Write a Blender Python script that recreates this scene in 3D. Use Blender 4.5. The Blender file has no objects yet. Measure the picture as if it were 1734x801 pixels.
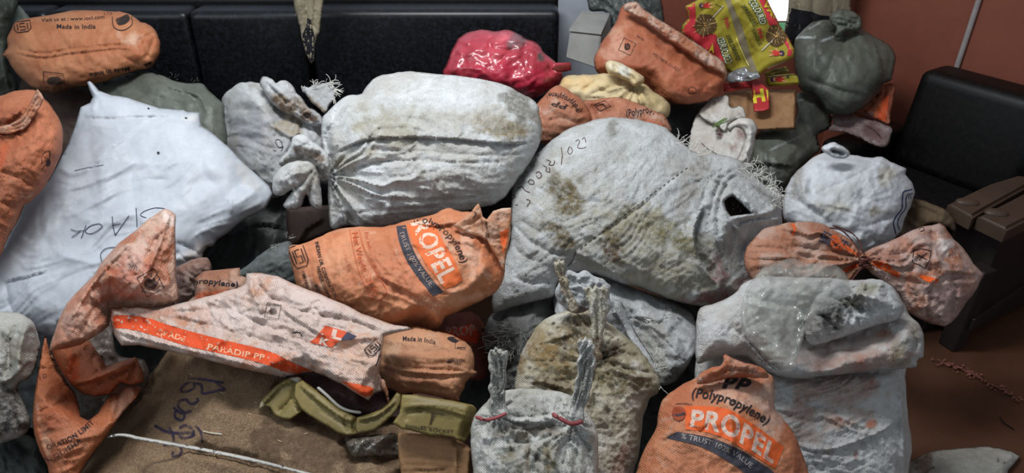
import bpy, bmesh, math, random
import numpy as np
from mathutils import Vector, geometry
from mathutils.bvhtree import BVHTree

# ---------------------------------------------------------------- camera, world, lights, exposure
SC = bpy.context.scene
COL = SC.collection
F, CX, CY = 1200.0, 867.0, 400.5
PITCH = math.radians(31); CAM_Z = 1.6
cp, sp = math.cos(PITCH), math.sin(PITCH)
cam_d = bpy.data.cameras.new('camera'); cam = bpy.data.objects.new('camera', cam_d); COL.objects.link(cam)
cam_d.sensor_width = 36; cam_d.lens = F / 1734 * 36; cam_d.clip_start = 0.05
cam.location = (0, 0, CAM_Z); cam.rotation_euler = (math.radians(90) - PITCH, 0, 0)
SC.camera = cam
W = bpy.data.worlds.new('room_light'); SC.world = W; W.use_nodes = True
W.node_tree.nodes['Background'].inputs[0].default_value = (0.80, 0.90, 1.0, 1)
W.node_tree.nodes['Background'].inputs[1].default_value = 0.36
def area(name, loc, rot, sx, sy, power, col):
    l = bpy.data.lights.new(name, 'AREA'); l.shape = 'RECTANGLE'; l.size = sx; l.size_y = sy
    l.energy = power; l.color = col
    o = bpy.data.objects.new(name, l); COL.objects.link(o); o.location = loc; o.rotation_euler = rot
    return o
area('ceiling_light', (-0.35, 1.80, 2.70), (math.radians(0), 0, 0), 1.2, 0.4, 56, (0.96, 0.98, 1.0))
area('window_daylight', (-2.35, 0.9, 2.1), (math.radians(0), math.radians(-60), 0), 1.2, 1.6, 16, (0.86, 0.94, 1.0))
SC.view_settings.view_transform = 'Standard'; SC.view_settings.look = 'None'
SC.view_settings.exposure = 0.0; SC.view_settings.gamma = 1.0; SC.view_settings.use_curve_mapping = False

# ---------------------------------------------------------------- helpers
def lin(c):
    return tuple(((v/255)/12.92 if v/255 <= 0.04045 else ((v/255+0.055)/1.055)**2.4) for v in c)
def unp(px, py, z):
    px, py, z = np.asarray(px, float), np.asarray(py, float), np.asarray(z, float)
    xc = (px-CX)/F*z; yc = (CY-py)/F*z
    return np.stack([xc, yc*sp + z*cp, CAM_Z + yc*cp - z*sp], -1)
def U(px, py, z): return Vector(unp(px, py, z).tolist())
def z_at_Y(py, Y):
    t = (CY-py)/F; return Y/(cp+t*sp)
def z_at_Z(py, Z):
    t = (CY-py)/F; return (CAM_Z-Z)/(sp-t*cp)
def h2(ix, iy, seed):
    n = (ix.astype(np.int64)*374761393 + iy.astype(np.int64)*668265263 + seed*974634777) & 0xffffffff
    n = ((n ^ (n >> 13))*1274126177) & 0xffffffff
    return ((n ^ (n >> 16)) & 0xffff)/65535.0
def vn(x, y, seed=0):
    x = np.asarray(x, float); y = np.asarray(y, float)
    ix = np.floor(x); iy = np.floor(y); fx = x-ix; fy = y-iy
    fx = fx*fx*fx*(fx*(fx*6-15)+10); fy = fy*fy*fy*(fy*(fy*6-15)+10)
    a = h2(ix, iy, seed); b = h2(ix+1, iy, seed); c = h2(ix, iy+1, seed); d = h2(ix+1, iy+1, seed)
    return (a*(1-fx)+b*fx)*(1-fy) + (c*(1-fx)+d*fx)*fy
def fbm(x, y, seed=0, o=3):
    s = 0; a = 1; t = 0
    for i in range(o):
        s = s + a*vn(x*2**i, y*2**i, seed+i*17); t += a; a *= .5
    return s/t
def ridge(x, y, seed=0, o=2):
    s = 0; a = 1; t = 0
    for i in range(o):
        s = s + a*(1-np.abs(2*vn(x*2**i+i*3.7, y*2**i, seed+i*31)-1))**2; t += a; a *= .5
    return s/t
def facet(x, y, seed=0):
    """heights on a slanted lattice joined by flat triangles: crisp crumple facets"""
    wx = x+(vn(x*.9, y*.9, seed+71)-.5)*.9; wy = y+(vn(x*.9, y*.9, seed+72)-.5)*.9
    u = wx+wy*.577; v = wy*1.155; i = np.floor(u); j = np.floor(v); a = u-i; b = v-j
    h00 = h2(i, j, seed); h10 = h2(i+1, j, seed); h01 = h2(i, j+1, seed); h11 = h2(i+1, j+1, seed)
    lo = h00+(h10-h00)*a+(h01-h00)*b; up = h11+(h01-h11)*(1-a)+(h10-h11)*(1-b)
    return np.where(a+b < 1, lo, up)
def catmull(P, n=6, closed=True):
    P = np.asarray(P, float); N = len(P); out = []
    rng = range(N) if closed else range(N-1)
    for i in rng:
        if closed: p0, p1, p2, p3 = P[i-1], P[i], P[(i+1) % N], P[(i+2) % N]
        else: p0, p1, p2, p3 = P[max(i-1, 0)], P[i], P[i+1], P[min(i+2, N-1)]
        k = max(2, min(n, int(np.hypot(*(p2-p1))/4)+1))
        # tame overshoot on uneven spacing
        L = np.hypot(*(p2-p1)); m1 = (p2-p0)/2; m2 = (p3-p1)/2
        for m in (m1, m2):
            l = np.hypot(*m)
            if l > L*1.1: m *= L*1.1/l
        for j in range(k):
            t = j/k; t2 = t*t; t3 = t2*t
            out.append((2*t3-3*t2+1)*p1+(t3-2*t2+t)*m1+(-2*t3+3*t2)*p2+(t3-t2)*m2)
    if not closed: out.append(P[-1])
    return np.array(out)
def pdist(X, Y, P, closed=False):
    """distance to a polyline, signed side (+ = visually left of travel), position 0..1"""
    P = np.asarray(P, float)
    A = P if closed else P[:-1]; B = np.roll(P, -1, 0) if closed else P[1:]
    best = np.full(X.shape, 1e9); side = np.zeros(X.shape); pos = np.zeros(X.shape)
    L = np.hypot(*(B-A).T); cum = np.concatenate([[0], np.cumsum(L)]); tot = cum[-1]+1e-9
    for i in range(len(A)):
        d = B[i]-A[i]; l2 = d@d+1e-9
        t = np.clip(((X-A[i, 0])*d[0]+(Y-A[i, 1])*d[1])/l2, 0, 1)
        qx = X-A[i, 0]-t*d[0]; qy = Y-A[i, 1]-t*d[1]
        dd = np.hypot(qx, qy); m = dd < best
        best = np.where(m, dd, best)
        side = np.where(m, np.sign(-(d[0]*qy-d[1]*qx)), side)
        pos = np.where(m, (cum[i]+t*L[i])/tot, pos)
    return best, side, pos
def inside(X, Y, P):
    P = np.asarray(P, float); r = np.zeros(X.shape, bool); n = len(P)
    for i in range(n):
        x1, y1 = P[i]; x2, y2 = P[(i+1) % n]
        if y1 == y2: continue
        c = ((y1 > Y) != (y2 > Y)) & (X < (x2-x1)*(Y-y1)/(y2-y1)+x1)
        r ^= c
    return r
def inflate(P):
    lo = P.min(0); hi = P.max(0); s = max((hi-lo).max()/70, 2.0)
    nx = int((hi[0]-lo[0])/s)+5; ny = int((hi[1]-lo[1])/s)+5
    gx, gy = np.meshgrid(lo[0]+(np.arange(nx)-2)*s, lo[1]+(np.arange(ny)-2)*s)
    m = inside(gx, gy, P); phi = np.zeros(m.shape)
    if m.sum() == 0: return lambda X, Y: np.zeros(X.shape)
    d = pdist(gx, gy, P, True)[0]; phi = np.where(m, d*(2*d[m].max()-d)/2/s/s, 0)
    for _ in range(260):
        q = np.zeros_like(phi)
        q[1:-1, 1:-1] = (phi[2:, 1:-1]+phi[:-2, 1:-1]+phi[1:-1, 2:]+phi[1:-1, :-2])/4+.25
        phi = np.where(m, q, 0)
    phi /= phi.max()
    def f(X, Y):
        u = np.clip((X-lo[0])/s+2, 0, nx-1.001); v = np.clip((Y-lo[1])/s+2, 0, ny-1.001)
        i = u.astype(int); j = v.astype(int); a = u-i; b = v-j
        return (phi[j, i]*(1-a)+phi[j, i+1]*a)*(1-b)+(phi[j+1, i]*(1-a)+phi[j+1, i+1]*a)*b
    return f

# contact buffer: how deep the things already laid in front reach, so that what lies behind them rests against them
BS = 4.0; BX0, BY0 = -160, -160; BW, BH = 540, 320
BUF = np.zeros((BH, BW))
def buf_get(X, Y):
    i = np.clip(((X-BX0)/BS).astype(int), 1, BW-2); j = np.clip(((Y-BY0)/BS).astype(int), 1, BH-2)
    b = BUF[j, i]
    for dj in (-1, 0, 1):
        for di in (-1, 0, 1): b = np.maximum(b, BUF[j+dj, i+di])
    return b
def buf_put(P, zb):
    lo = P.min(0); hi = P.max(0)
    i0 = max(0, int((lo[0]-BX0)/BS)); i1 = min(BW, int((hi[0]-BX0)/BS)+2)
    j0 = max(0, int((lo[1]-BY0)/BS)); j1 = min(BH, int((hi[1]-BY0)/BS)+2)
    if i1 <= i0 or j1 <= j0: return
    gx, gy = np.meshgrid(BX0+(np.arange(i0, i1)+.5)*BS, BY0+(np.arange(j0, j1)+.5)*BS)
    m = inside(gx, gy, P)
    BUF[j0:j1, i0:i1] = np.where(m, np.maximum(BUF[j0:j1, i0:i1], zb(gx, gy)), BUF[j0:j1, i0:i1])

# ---------------------------------------------------------------- materials
def nt(name):
    m = bpy.data.materials.new(name); m.use_nodes = True
    return m, m.node_tree, m.node_tree.nodes['Principled BSDF']
def setp(b, **k):
    for a, v in k.items():
        a = a.replace('_', ' ')
        if a in b.inputs: b.inputs[a].default_value = v
def noise(t, scale, det=4, rough=.55, vec=None, dist=0.0):
    n = t.nodes.new('ShaderNodeTexNoise'); n.inputs['Scale'].default_value = scale
    n.inputs['Detail'].default_value = det; n.inputs['Roughness'].default_value = rough
    n.inputs['Distortion'].default_value = dist
    if vec: t.links.new(vec, n.inputs['Vector'])
    return n.outputs['Fac']
def ramp(t, fac, a, b, ca=0.0, cb=1.0):
    n = t.nodes.new('ShaderNodeMapRange'); n.inputs[1].default_value = a; n.inputs[2].default_value = b
    n.inputs[3].default_value = ca; n.inputs[4].default_value = cb; n.interpolation_type = 'SMOOTHSTEP'
    t.links.new(fac, n.inputs[0]); return n.outputs[0]
def mix(t, fac, a, b):
    n = t.nodes.new('ShaderNodeMix'); n.data_type = 'RGBA'
    for s, v in ((n.inputs[0], fac), (n.inputs[6], a), (n.inputs[7], b)):
        if hasattr(v, 'is_output'): t.links.new(v, s)
        elif isinstance(v, (int, float)): s.default_value = v
        else: s.default_value = (*v, 1)
    return n.outputs[2]
def math_(t, op, a, b):
    n = t.nodes.new('ShaderNodeMath'); n.operation = op
    for s, v in ((n.inputs[0], a), (n.inputs[1], b)):
        if hasattr(v, 'is_output'): t.links.new(v, s)
        else: s.default_value = v
    return n.outputs[0]
def ocoord(t, off=0.0):
    c = t.nodes.new('ShaderNodeTexCoord'); m = t.nodes.new('ShaderNodeMapping')
    m.inputs['Location'].default_value = (off, off*1.7, off*.6)
    t.links.new(c.outputs['Object'], m.inputs[0]); return m.outputs[0]
MATS = {}
def fabric(name, c1, c2, c3=None, patch=.5, rough=.75, bump=.5, bscale=90, seed=0, weave=0.0, sheen=0.0, fine=(.9, 1.05), spec=.3, crease=.35, cscale=18, mottle=.12, streak=0.0):
    """woven cloth: two tones blended in blotches, worn patches c3, grain, painted stains and shade, fine relief"""
    if name in MATS: return MATS[name]
    m, t, b = nt(name); v = ocoord(t, seed*1.37)
    col = mix(t, ramp(t, noise(t, 7, 5, .6, v), .35, .65), lin(c1), lin(c2))
    if c3:
        pn = math_(t, 'MULTIPLY', ramp(t, noise(t, 11, 8, .72, v, .6), patch-.02, patch+.14), .8)
        col = mix(t, pn, col, lin(c3))
    g = math_(t, 'MULTIPLY', ramp(t, noise(t, 240, 3, .6, v), .3, .7, *fine), ramp(t, noise(t, 34, 9, .72, v, .3), .3, .68, 1-mottle, 1+mottle*.3))
    mm = t.nodes.new('ShaderNodeMix'); mm.data_type = 'RGBA'; mm.blend_type = 'MULTIPLY'; mm.inputs[0].default_value = 1
    t.links.new(col, mm.inputs[6]); cc = t.nodes.new('ShaderNodeCombineColor')
    for i in range(3): t.links.new(g, cc.inputs[i])
    t.links.new(cc.outputs[0], mm.inputs[7]); col = mm.outputs[2]
    at = t.nodes.new('ShaderNodeAttribute'); at.attribute_name = 'stain_shade'
    fa = math_(t, 'MULTIPLY', at.outputs['Alpha'], ramp(t, noise(t, 60, 8, .75, v), .3, .6, .35, 1.0))
    col = mix(t, fa, col, at.outputs['Color'])
    t.links.new(col, b.inputs['Base Color'])
    setp(b, Roughness=rough, Specular_IOR_Level=spec)
    if sheen: setp(b, Sheen_Weight=sheen)
    hgt = math_(t, 'ADD', noise(t, bscale, 6, .65, v, .4), math_(t, 'MULTIPLY', noise(t, bscale*3.2, 2, .5, v), .35))
    mp = t.nodes.new('ShaderNodeMapping'); mp.inputs['Rotation'].default_value = (.4+seed, .7*seed, 1.1*seed); mp.inputs['Scale'].default_value = (1, 1, .4); t.links.new(v, mp.inputs[0])
    wn = t.nodes.new('ShaderNodeTexNoise'); wn.inputs['Scale'].default_value = cscale; wn.inputs['Detail'].default_value = 2; t.links.new(mp.outputs[0], wn.inputs['Vector'])
    av = t.nodes.new('ShaderNodeMix'); av.data_type = 'VECTOR'; av.inputs[0].default_value = .05; t.links.new(mp.outputs[0], av.inputs[4]); t.links.new(wn.outputs['Color'], av.inputs[5])
    for sc_, am in ((cscale, 1.0),):
        vo = t.nodes.new('ShaderNodeTexVoronoi'); vo.feature = 'DISTANCE_TO_EDGE'; vo.inputs['Scale'].default_value = sc_; t.links.new(av.outputs[1], vo.inputs['Vector'])
        hgt = math_(t, 'ADD', hgt, math_(t, 'MULTIPLY', ramp(t, vo.outputs['Distance'], 0, .12), crease*am))
    if streak:
        for rot, wgt in (((.2, .3+seed, .5), 1.0), ((1.5, .2, 1.3+seed), .6)):
            ms = t.nodes.new('ShaderNodeMapping'); ms.inputs['Rotation'].default_value = rot; ms.inputs['Scale'].default_value = (1, 1, .07); t.links.new(v, ms.inputs[0])
            hgt = math_(t, 'ADD', hgt, math_(t, 'MULTIPLY', noise(t, 190, 4, .7, ms.outputs[0], .2), streak*wgt))
    if weave:
        for ang in (0, 1):
            wv = t.nodes.new('ShaderNodeTexWave'); wv.bands_direction = 'DIAGONAL' if ang else 'X'
            wv.inputs['Scale'].default_value = weave; wv.inputs['Distortion'].default_value = 1.2
            wv.inputs['Detail'].default_value = 2; t.links.new(v, wv.inputs[0])
            hgt = math_(t, 'ADD', hgt, math_(t, 'MULTIPLY', wv.outputs['Fac'], .25))
    bp = t.nodes.new('ShaderNodeBump'); bp.inputs['Strength'].default_value = bump; bp.inputs['Distance'].default_value = .004
    t.links.new(hgt, bp.inputs['Height']); t.links.new(bp.outputs[0], b.inputs['Normal'])
    MATS[name] = m; return m
def plain(name, c, rough=.6, bump=0, bscale=60, var=.12, metallic=0, spec=.4, emit=0):
    if name in MATS: return MATS[name]
    m, t, b = nt(name); v = ocoord(t)
    c1 = lin(c); c2 = tuple(x*(1-var*2) for x in c1)
    t.links.new(mix(t, ramp(t, noise(t, 9, 5, .6, v), .3, .7), c1, c2), b.inputs['Base Color'])
    setp(b, Roughness=rough, Metallic=metallic, Specular_IOR_Level=spec)
    if emit: b.inputs['Emission Color'].default_value = (*c1, 1); b.inputs['Emission Strength'].default_value = emit
    if bump:
        bp = t.nodes.new('ShaderNodeBump'); bp.inputs['Strength'].default_value = bump; bp.inputs['Distance'].default_value = .003
        t.links.new(noise(t, bscale, 5, .6, v), bp.inputs['Height']); t.links.new(bp.outputs[0], b.inputs['Normal'])
    MATS[name] = m; return m
def inkmat(c, worn=.35):
    name = 'ink_%d_%d_%d_%d' % (*c, int(worn*100))
    if name in MATS: return MATS[name]
    m, t, b = nt(name); v = ocoord(t)
    setp(b, Roughness=.7, Specular_IOR_Level=.2); b.inputs['Base Color'].default_value = (*lin(c), 1)
    a = ramp(t, noise(t, 55, 9, .8, v, .5), worn-.06, worn+.16, .12, 1.0)
    a2 = ramp(t, noise(t, 14, 4, .6, v), worn*.75, worn+.25, .35, 1.0)
    t.links.new(math_(t, 'MULTIPLY', a, a2), b.inputs['Alpha'])
    MATS[name] = m; return m

# ---------------------------------------------------------------- 2D drawings laid on a surface
FONT_CACHE = {}
def text_tris(s, bold=0.0, shear=0.0):
    k = (s, bold, shear)
    if k in FONT_CACHE: return FONT_CACHE[k]
    cu = bpy.data.curves.new('lettering', 'FONT'); cu.body = s; cu.offset = bold; cu.shear = shear; cu.resolution_u = 3
    cu.space_character = 1.0 + bold*3
    o = bpy.data.objects.new('lettering', cu); COL.objects.link(o)
    bpy.context.view_layer.update()
    me = o.evaluated_get(bpy.context.evaluated_depsgraph_get()).to_mesh()
    me.calc_loop_triangles()
    V = np.array([v.co[:2] for v in me.vertices]).reshape(-1, 2); T = [tuple(t.vertices) for t in me.loop_triangles]
    o.evaluated_get(bpy.context.evaluated_depsgraph_get()).to_mesh_clear()
    bpy.data.objects.remove(o); bpy.data.curves.remove(cu)
    if len(V):
        V[:, 0] = (V[:, 0]-V[:, 0].min())/(V[:, 0].max()-V[:, 0].min()+1e-9); V[:, 1] /= 0.70
    FONT_CACHE[k] = (V, T); return V, T
def along(P, s):
    P = np.asarray(P, float)
    if len(P) > 2: P = catmull(P, 8, False)
    L = np.hypot(*np.diff(P, axis=0).T); c = np.concatenate([[0], np.cumsum(L)]); u = np.clip(s, -.02, 1.02)*c[-1]
    return np.stack([np.interp(u, c, P[:, 0]), np.interp(u, c, P[:, 1])], -1)
def T_(s, base, h=None, top=None, col=(40, 35, 38), bold=.02, shear=0, worn=.35, n=1):
    """lettering on a base line (image points) with cap height h or a top line"""
    V, T = text_tris(s, bold, shear); S = V[:, 0]; B = along(base, S)
    if top is not None: Q = along(top, S); up = Q-B
    else:
        e = along(base, np.clip(S+.01, 0, 1))-along(base, np.clip(S-.01, 0, 1)); l = np.hypot(*e.T)[:, None]+1e-9
        up = np.stack([e[:, 1], -e[:, 0]], -1)/l*h
    return ('tri', B+up*V[:, 1:2], T, inkmat(col, worn))
def L_(pts, w=1.6, col=(40, 35, 38), worn=.3, smooth=True, closed=False):
    """a drawn line of width w"""
    P = np.asarray(pts, float)
    if closed: P = np.vstack([P, P[:1]])
    if smooth and len(P) > 2: P = catmull(P, 5, False)
    d = np.gradient(P, axis=0); l = np.hypot(*d.T)[:, None]+1e-9; n = np.stack([-d[:, 1], d[:, 0]], -1)/l*w/2
    V = np.vstack([P+n, P-n]); k = len(P); T = []
    for i in range(k-1): T += [(i, i+1, k+i+1), (i, k+i+1, k+i)]
    return ('tri', V, T, inkmat(col, worn))
def P_(pts, col, worn=.3, smooth=False):
    """a filled shape"""
    P = np.asarray(pts, float)
    if smooth: P = catmull(P, 5, True)
    T = [tuple(t) for t in geometry.tessellate_polygon([[Vector((x, y, 0)) for x, y in P]])]
    return ('tri', P, T, inkmat(col, worn))
def band(top, bot, col, worn=.3, n=16):
    s = np.linspace(0, 1, n); A = along(top, s); B = along(bot, s); T = []
    for i in range(n-1): T += [(i, i+1, n+i+1), (i, n+i+1, n+i)]
    return ('tri', np.vstack([A, B]), T, inkmat(col, worn))
def rot_rect(cx, cy, w, h, a):
    a = math.radians(a); return [(cx+x*w/2*math.cos(a)-y*h/2*math.sin(a), cy+x*w/2*math.sin(a)+y*h/2*math.cos(a)) for x, y in ((-1, -1), (1, -1), (1, 1), (-1, 1))]
def isi(cx, cy, w, h, a=0, col=(52, 40, 38), lw=1.8):
    """small quality mark: a barred monogram in a cut-corner frame"""
    q = math.radians(a); R = lambda x, y: (cx+x*w/2*math.cos(q)-y*h/2*math.sin(q), cy+x*w/2*math.sin(q)+y*h/2*math.cos(q))
    o = [L_([R(-1, -1), R(1, -1), R(1, .5), R(.6, 1), R(-.7, 1), R(-1, .5)], lw, col, .25, False, True)]
    o.append(L_([R(-.6, -.6), R(-.6, .6)], lw, col, .25, False)); o.append(L_([R(.6, -.6), R(.6, .6)], lw, col, .25, False))
    o.append(L_([R(.3, -.6), R(-.3, -.6), R(-.3, 0), R(.3, 0), R(.3, .6), R(-.3, .6)], lw, col, .25, False)); return o
def emblem(cx, cy, w, a=0, col=(52, 38, 36), seed=1):
    """printed handling mark: a dark scalloped blot inside a thin frame"""
    o = [L_(rot_rect(cx, cy, w, w, a), 1.1, col, .25, False, True)]
    r = random.Random(seed); q = [(cx+math.cos(t*math.pi/7)*w*.3*r.uniform(.7, 1.1), cy+math.sin(t*math.pi/7)*w*.3*r.uniform(.7, 1.1)) for t in range(14)]
    o.append(P_(q, col, .36, True)); return o

# ---------------------------------------------------------------- the soft-body builder
STATS = []
def clip_tris(V, T, step):
    bm = bmesh.new(); vs = [bm.verts.new((x, y, 0)) for x, y in V]
    for t in T:
        try: bm.faces.new([vs[i] for i in t])
        except ValueError: pass
    lo = V.min(0); hi = V.max(0)
    for ax in (0, 1):
        x = math.floor(lo[ax]/step)*step+step
        while x < hi[ax]:
            co = [0, 0, 0]; co[ax] = x; no = [0, 0, 0]; no[ax] = 1
            bmesh.ops.bisect_plane(bm, geom=bm.verts[:]+bm.edges[:]+bm.faces[:], dist=1e-4, plane_co=co, plane_no=no); x += step
    bmesh.ops.triangulate(bm, faces=bm.faces[:])
    bm.verts.index_update()
    V2 = np.array([v.co[:2] for v in bm.verts]); T2 = [tuple(v.index for v in f.verts) for f in bm.faces]; bm.free()
    return V2, T2
def soft(part, out, z, mat, tilt=(0, 0), T=.1, Tb=None, flat=0.0, R=30, s=3.4, smooth=True, rag=.8, bumps=(), st=(), fans=(), wr=(), crum=(),
         pits=(), stains=(), prints=(), threads=(), seed=None, push=True, label=None, kind=None, rim=0.0, zfun=None):
    """One soft surface closed front and back. Lengths in the picture plane at the depth z; relief in metres.
    st: creases (kind, points, width, amount); fans: gathers round a tie; wr: directional wrinkles; crum: crumple"""
    if mat.name.startswith(('orange_weave', 'white_weave')): crum = list(crum)+[(9.5, .0027 if 'white' in mat.name else .0018)]; s = min(s, 2.7)
    seed = (hash_name(part)+int(out[0][0]*7+out[0][1]*13)) % 9973 if seed is None else seed
    P = catmull(out, 8) if smooth else densify(out, 8)
    if rag:
        a = np.arange(len(P)); P = P + np.stack([vn(a*.45, a*0, seed)-.5, vn(a*.45, a*0+9, seed+3)-.5], -1)*2*rag
    lo = P.min(0); hi = P.max(0); c = (lo+hi)/2
    def tri(step, jit=.28):
        gx, gy = np.meshgrid(np.arange(lo[0], hi[0], step), np.arange(lo[1], hi[1], step*.87))
        gx = gx+(np.arange(gx.shape[0])[:, None] % 2)*step/2
        rs = np.random.RandomState(seed); gx = gx+rs.uniform(-jit, jit, gx.shape)*step; gy = gy+rs.uniform(-jit, jit, gx.shape)*step
        gx = gx.ravel(); gy = gy.ravel(); m = inside(gx, gy, P); gx = gx[m]; gy = gy[m]
        if len(gx):
            d = pdist(gx, gy, P, True)[0]; k = d > step*.45; gx = gx[k]; gy = gy[k]
        n = len(P); pts = [Vector(p) for p in P.tolist()]+[Vector(p) for p in zip(gx.tolist(), gy.tolist())]
        r = geometry.delaunay_2d_cdt(pts, [(i, (i+1) % n) for i in range(n)], [], 1, 1e-5)
        V = np.array([v[:] for v in r[0]]); Fc = np.array([f[:] for f in r[2]], int)
        # orientation: make all ccw in (x, y)
        a_ = V[Fc[:, 0]]; b_ = V[Fc[:, 1]]; c_ = V[Fc[:, 2]]
        ar = (b_[:, 0]-a_[:, 0])*(c_[:, 1]-a_[:, 1])-(b_[:, 1]-a_[:, 1])*(c_[:, 0]-a_[:, 0])
        cen = (a_+b_+c_)/3; ok = (np.abs(ar) > 1e-7) & inside(cen[:, 0], cen[:, 1], P)
        Fc = np.where((ar > 0)[:, None], Fc, Fc[:, ::-1])[ok]
        return V, Fc
    phi = inflate(P); mpp = z/F  # metres per image pixel
    Tb = T*.6 if Tb is None else Tb
    def base_h(X, Y):
        d = pdist(X, Y, P, True)[0]; q = np.clip(d/R, 0, 1); arc = np.sqrt(np.clip(1-(1-q)**2, 0, 1))
        h = np.sqrt(np.clip(phi(X, Y), 0, 1)); return h*(1-flat)+arc*flat, d
    plane = (lambda X, Y: z+tilt[0]*(X-c[0])/100+tilt[1]*(Y-c[1])/100) if zfun is None else zfun
    def front(X, Y):
        h, d = base_h(X, Y); H = h*T
        edge = np.clip(d/min(10, max(2.5, d.max()*.3)), 0, 1); edge = edge*edge*(3-2*edge)*(1-rim)+rim
        D = np.zeros(X.shape)
        for (x, y, rx, ry, a, amp) in bumps:
            a = math.radians(a); u = (X-x)*math.cos(a)+(Y-y)*math.sin(a); v = -(X-x)*math.sin(a)+(Y-y)*math.cos(a)
            D += amp*np.exp(-(u/rx)**2-(v/ry)**2)
        for q in st:
            k, pts, w, amp = q[:4]; pl = catmull(pts, 6, False) if len(pts) > 2 else np.asarray(pts, float)
            dd, sd, ps = pdist(X, Y, pl); tp = np.clip(np.sin(np.clip(ps, 0, 1)*math.pi)*2.2, 0, 1) if len(q) < 5 else 1.0
            w = w*.85; amp = amp*1.35
            if k == 'v': D -= amp*np.exp(-dd/w)*tp
            elif k == 'r': D += amp*np.exp(-(dd/w)**2)*tp
            else:
                D += np.where(sd > 0, amp*np.exp(-dd/(w*4)), -amp*.5*np.exp(-dd/w))*np.clip((dd+.0)/1.5, 0, 1)*tp
        for (x, y, n, amp, rad) in fans:
            r = np.hypot(X-x, Y-y)+1e-3; th = np.arctan2(Y-y, X-x)
            wob = (vn(X/40, Y/40, seed+5)-.5)*.35
            q = ridge((th+wob)*n/6.283+50, r/(rad*2.5)+20, seed+int(x), 2)-.5
            D += amp*2*q*np.exp(-(r/rad)**1.3)*np.clip(r/8, 0, 1)
        for (ang, ln, wd, amp) in wr:
            a = math.radians(ang); wx = X+(vn(X/70, Y/70, seed+8)-.5)*45; wy = Y+(vn(X/70, Y/70, seed+9)-.5)*45
            u = (wx*math.cos(a)+wy*math.sin(a))/ln; v = (-wx*math.sin(a)+wy*math.cos(a))/wd
            mod = np.clip(vn(X/60, Y/60, seed+int(ang)+77)*1.8-.3, 0, 1.2)
            D += amp*2.8*(ridge(u, v, seed+int(ang)+11, 2)-.45)*mod
        for (sc, amp) in crum:
                q = 0; aa = 1
                for o in range(3):
                    ca, sa = math.cos(.9*o+seed), math.sin(.9*o+seed); k = 1.9**o
                    q = q+aa*(facet((X*ca-Y*sa)/sc*k*.8+o*5, (X*sa+Y*ca)/sc*k*1.15, seed+40+o)-.5); aa *= .55
                wx = X+(vn(X/sc/1.5, Y/sc/1.5, seed+21)-.5)*sc*1.2; wy = Y+(vn(X/sc/1.5, Y/sc/1.5, seed+22)-.5)*sc*1.2
                D += amp*(1.5*q+.35-.7*np.abs(2*vn(wx/sc, wy/sc*1.3, seed+90)-1)**.8)
        H = H+D*edge
        for (pp, dep, w) in pits:
            dd = pdist(X, Y, np.asarray(pp, float), True)[0]; ins = inside(X, Y, pp)
            H = H-np.where(ins, dep*np.clip(dd/w, 0, 1)**.6, 0)
        return plane(X, Y)-H, H, h
    V, Fc = tri(s); X, Y = V[:, 0], V[:, 1]
    zf, H, h = front(X, Y)
    Vb, Fb = tri(max(12, s*3)); hb, _ = base_h(Vb[:, 0], Vb[:, 1])
    zb = plane(Vb[:, 0], Vb[:, 1])+hb*Tb+.004
    if push:
        G, sm = push_field(lo, hi, front_z=lambda a, b: front(a, b)[0])
        if G is not None:
            zf = zf+sm(X, Y); STATS.append((round(float(G.max()), 3), part, [round(float(v)) for v in c]))
        bf = buf_get(X, Y); zf = np.maximum(zf, np.where(bf > 0, bf+.005, 0))
        bb = buf_get(Vb[:, 0], Vb[:, 1]); zb = np.maximum(zb, np.where(bb > 0, bb+.014, 0))
    # keep back behind the front
    def nearest_front(XX, YY):
        g = fr_grid(X, Y, zf, lo, hi, 8.0); return g(XX, YY)
    gf = fr_grid(X, Y, zf, lo, hi, 8.0)
    zb = np.maximum(zb, gf(Vb[:, 0], Vb[:, 1])+.008)
    n = len(P)
    # rims coincide: first n vertices of both are the outline
    zb[:n] = zf[:n] = np.maximum(zf[:n], plane(P[:, 0], P[:, 1])) if not push else np.maximum(zf[:n], plane(X[:n], Y[:n]))
    FV = unp(X, Y, zf); BV = unp(Vb[n:, 0], Vb[n:, 1], zb[n:])
    nb = len(FV); idx = np.where(Fb < n, Fb, Fb-n+nb)
    gb = fr_grid(Vb[:, 0], Vb[:, 1], zb, lo, hi, max(16.0, s*4)); buf_put(P, lambda a, b: np.maximum(gb(a, b), gf(a, b)+.004))
    verts = np.vstack([FV, BV]); verts[:, 2] = np.maximum(verts[:, 2], .004)
    faces = [tuple(f) for f in Fc[:, ::-1].tolist()]+[tuple(f) for f in idx.tolist()]
    faces_m = [0]*len(faces)
    mats = [mat]; stain_shade = np.zeros((len(verts), 4), np.float32)
    for (x, y, rx, ry, a, colr, stg) in stains:  # blotches of dirt
        a = math.radians(a); u = ((X-x)*math.cos(a)+(Y-y)*math.sin(a))/rx; v = (-(X-x)*math.sin(a)+(Y-y)*math.cos(a))/ry
        r = np.sqrt(u*u+v*v)+(fbm(X/18, Y/18, seed+int(x)+int(y), 4)-.5)*2.2
        al = stg*1.25*np.clip((1.25-r)*1.5, 0, 1); al = np.clip(al, 0, 1)[:, None]
        cc = np.array(lin(colr)); o = stain_shade[:len(X)]; na = al+o[:, 3:4]*(1-al)
        o[:, :3] = np.where(na > 0, (cc*al+o[:, :3]*o[:, 3:4]*(1-al))/np.maximum(na, 1e-6), 0); o[:, 3:4] = na
    allp = []
    for p in prints: allp += p if isinstance(p, list) else [p]
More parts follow.
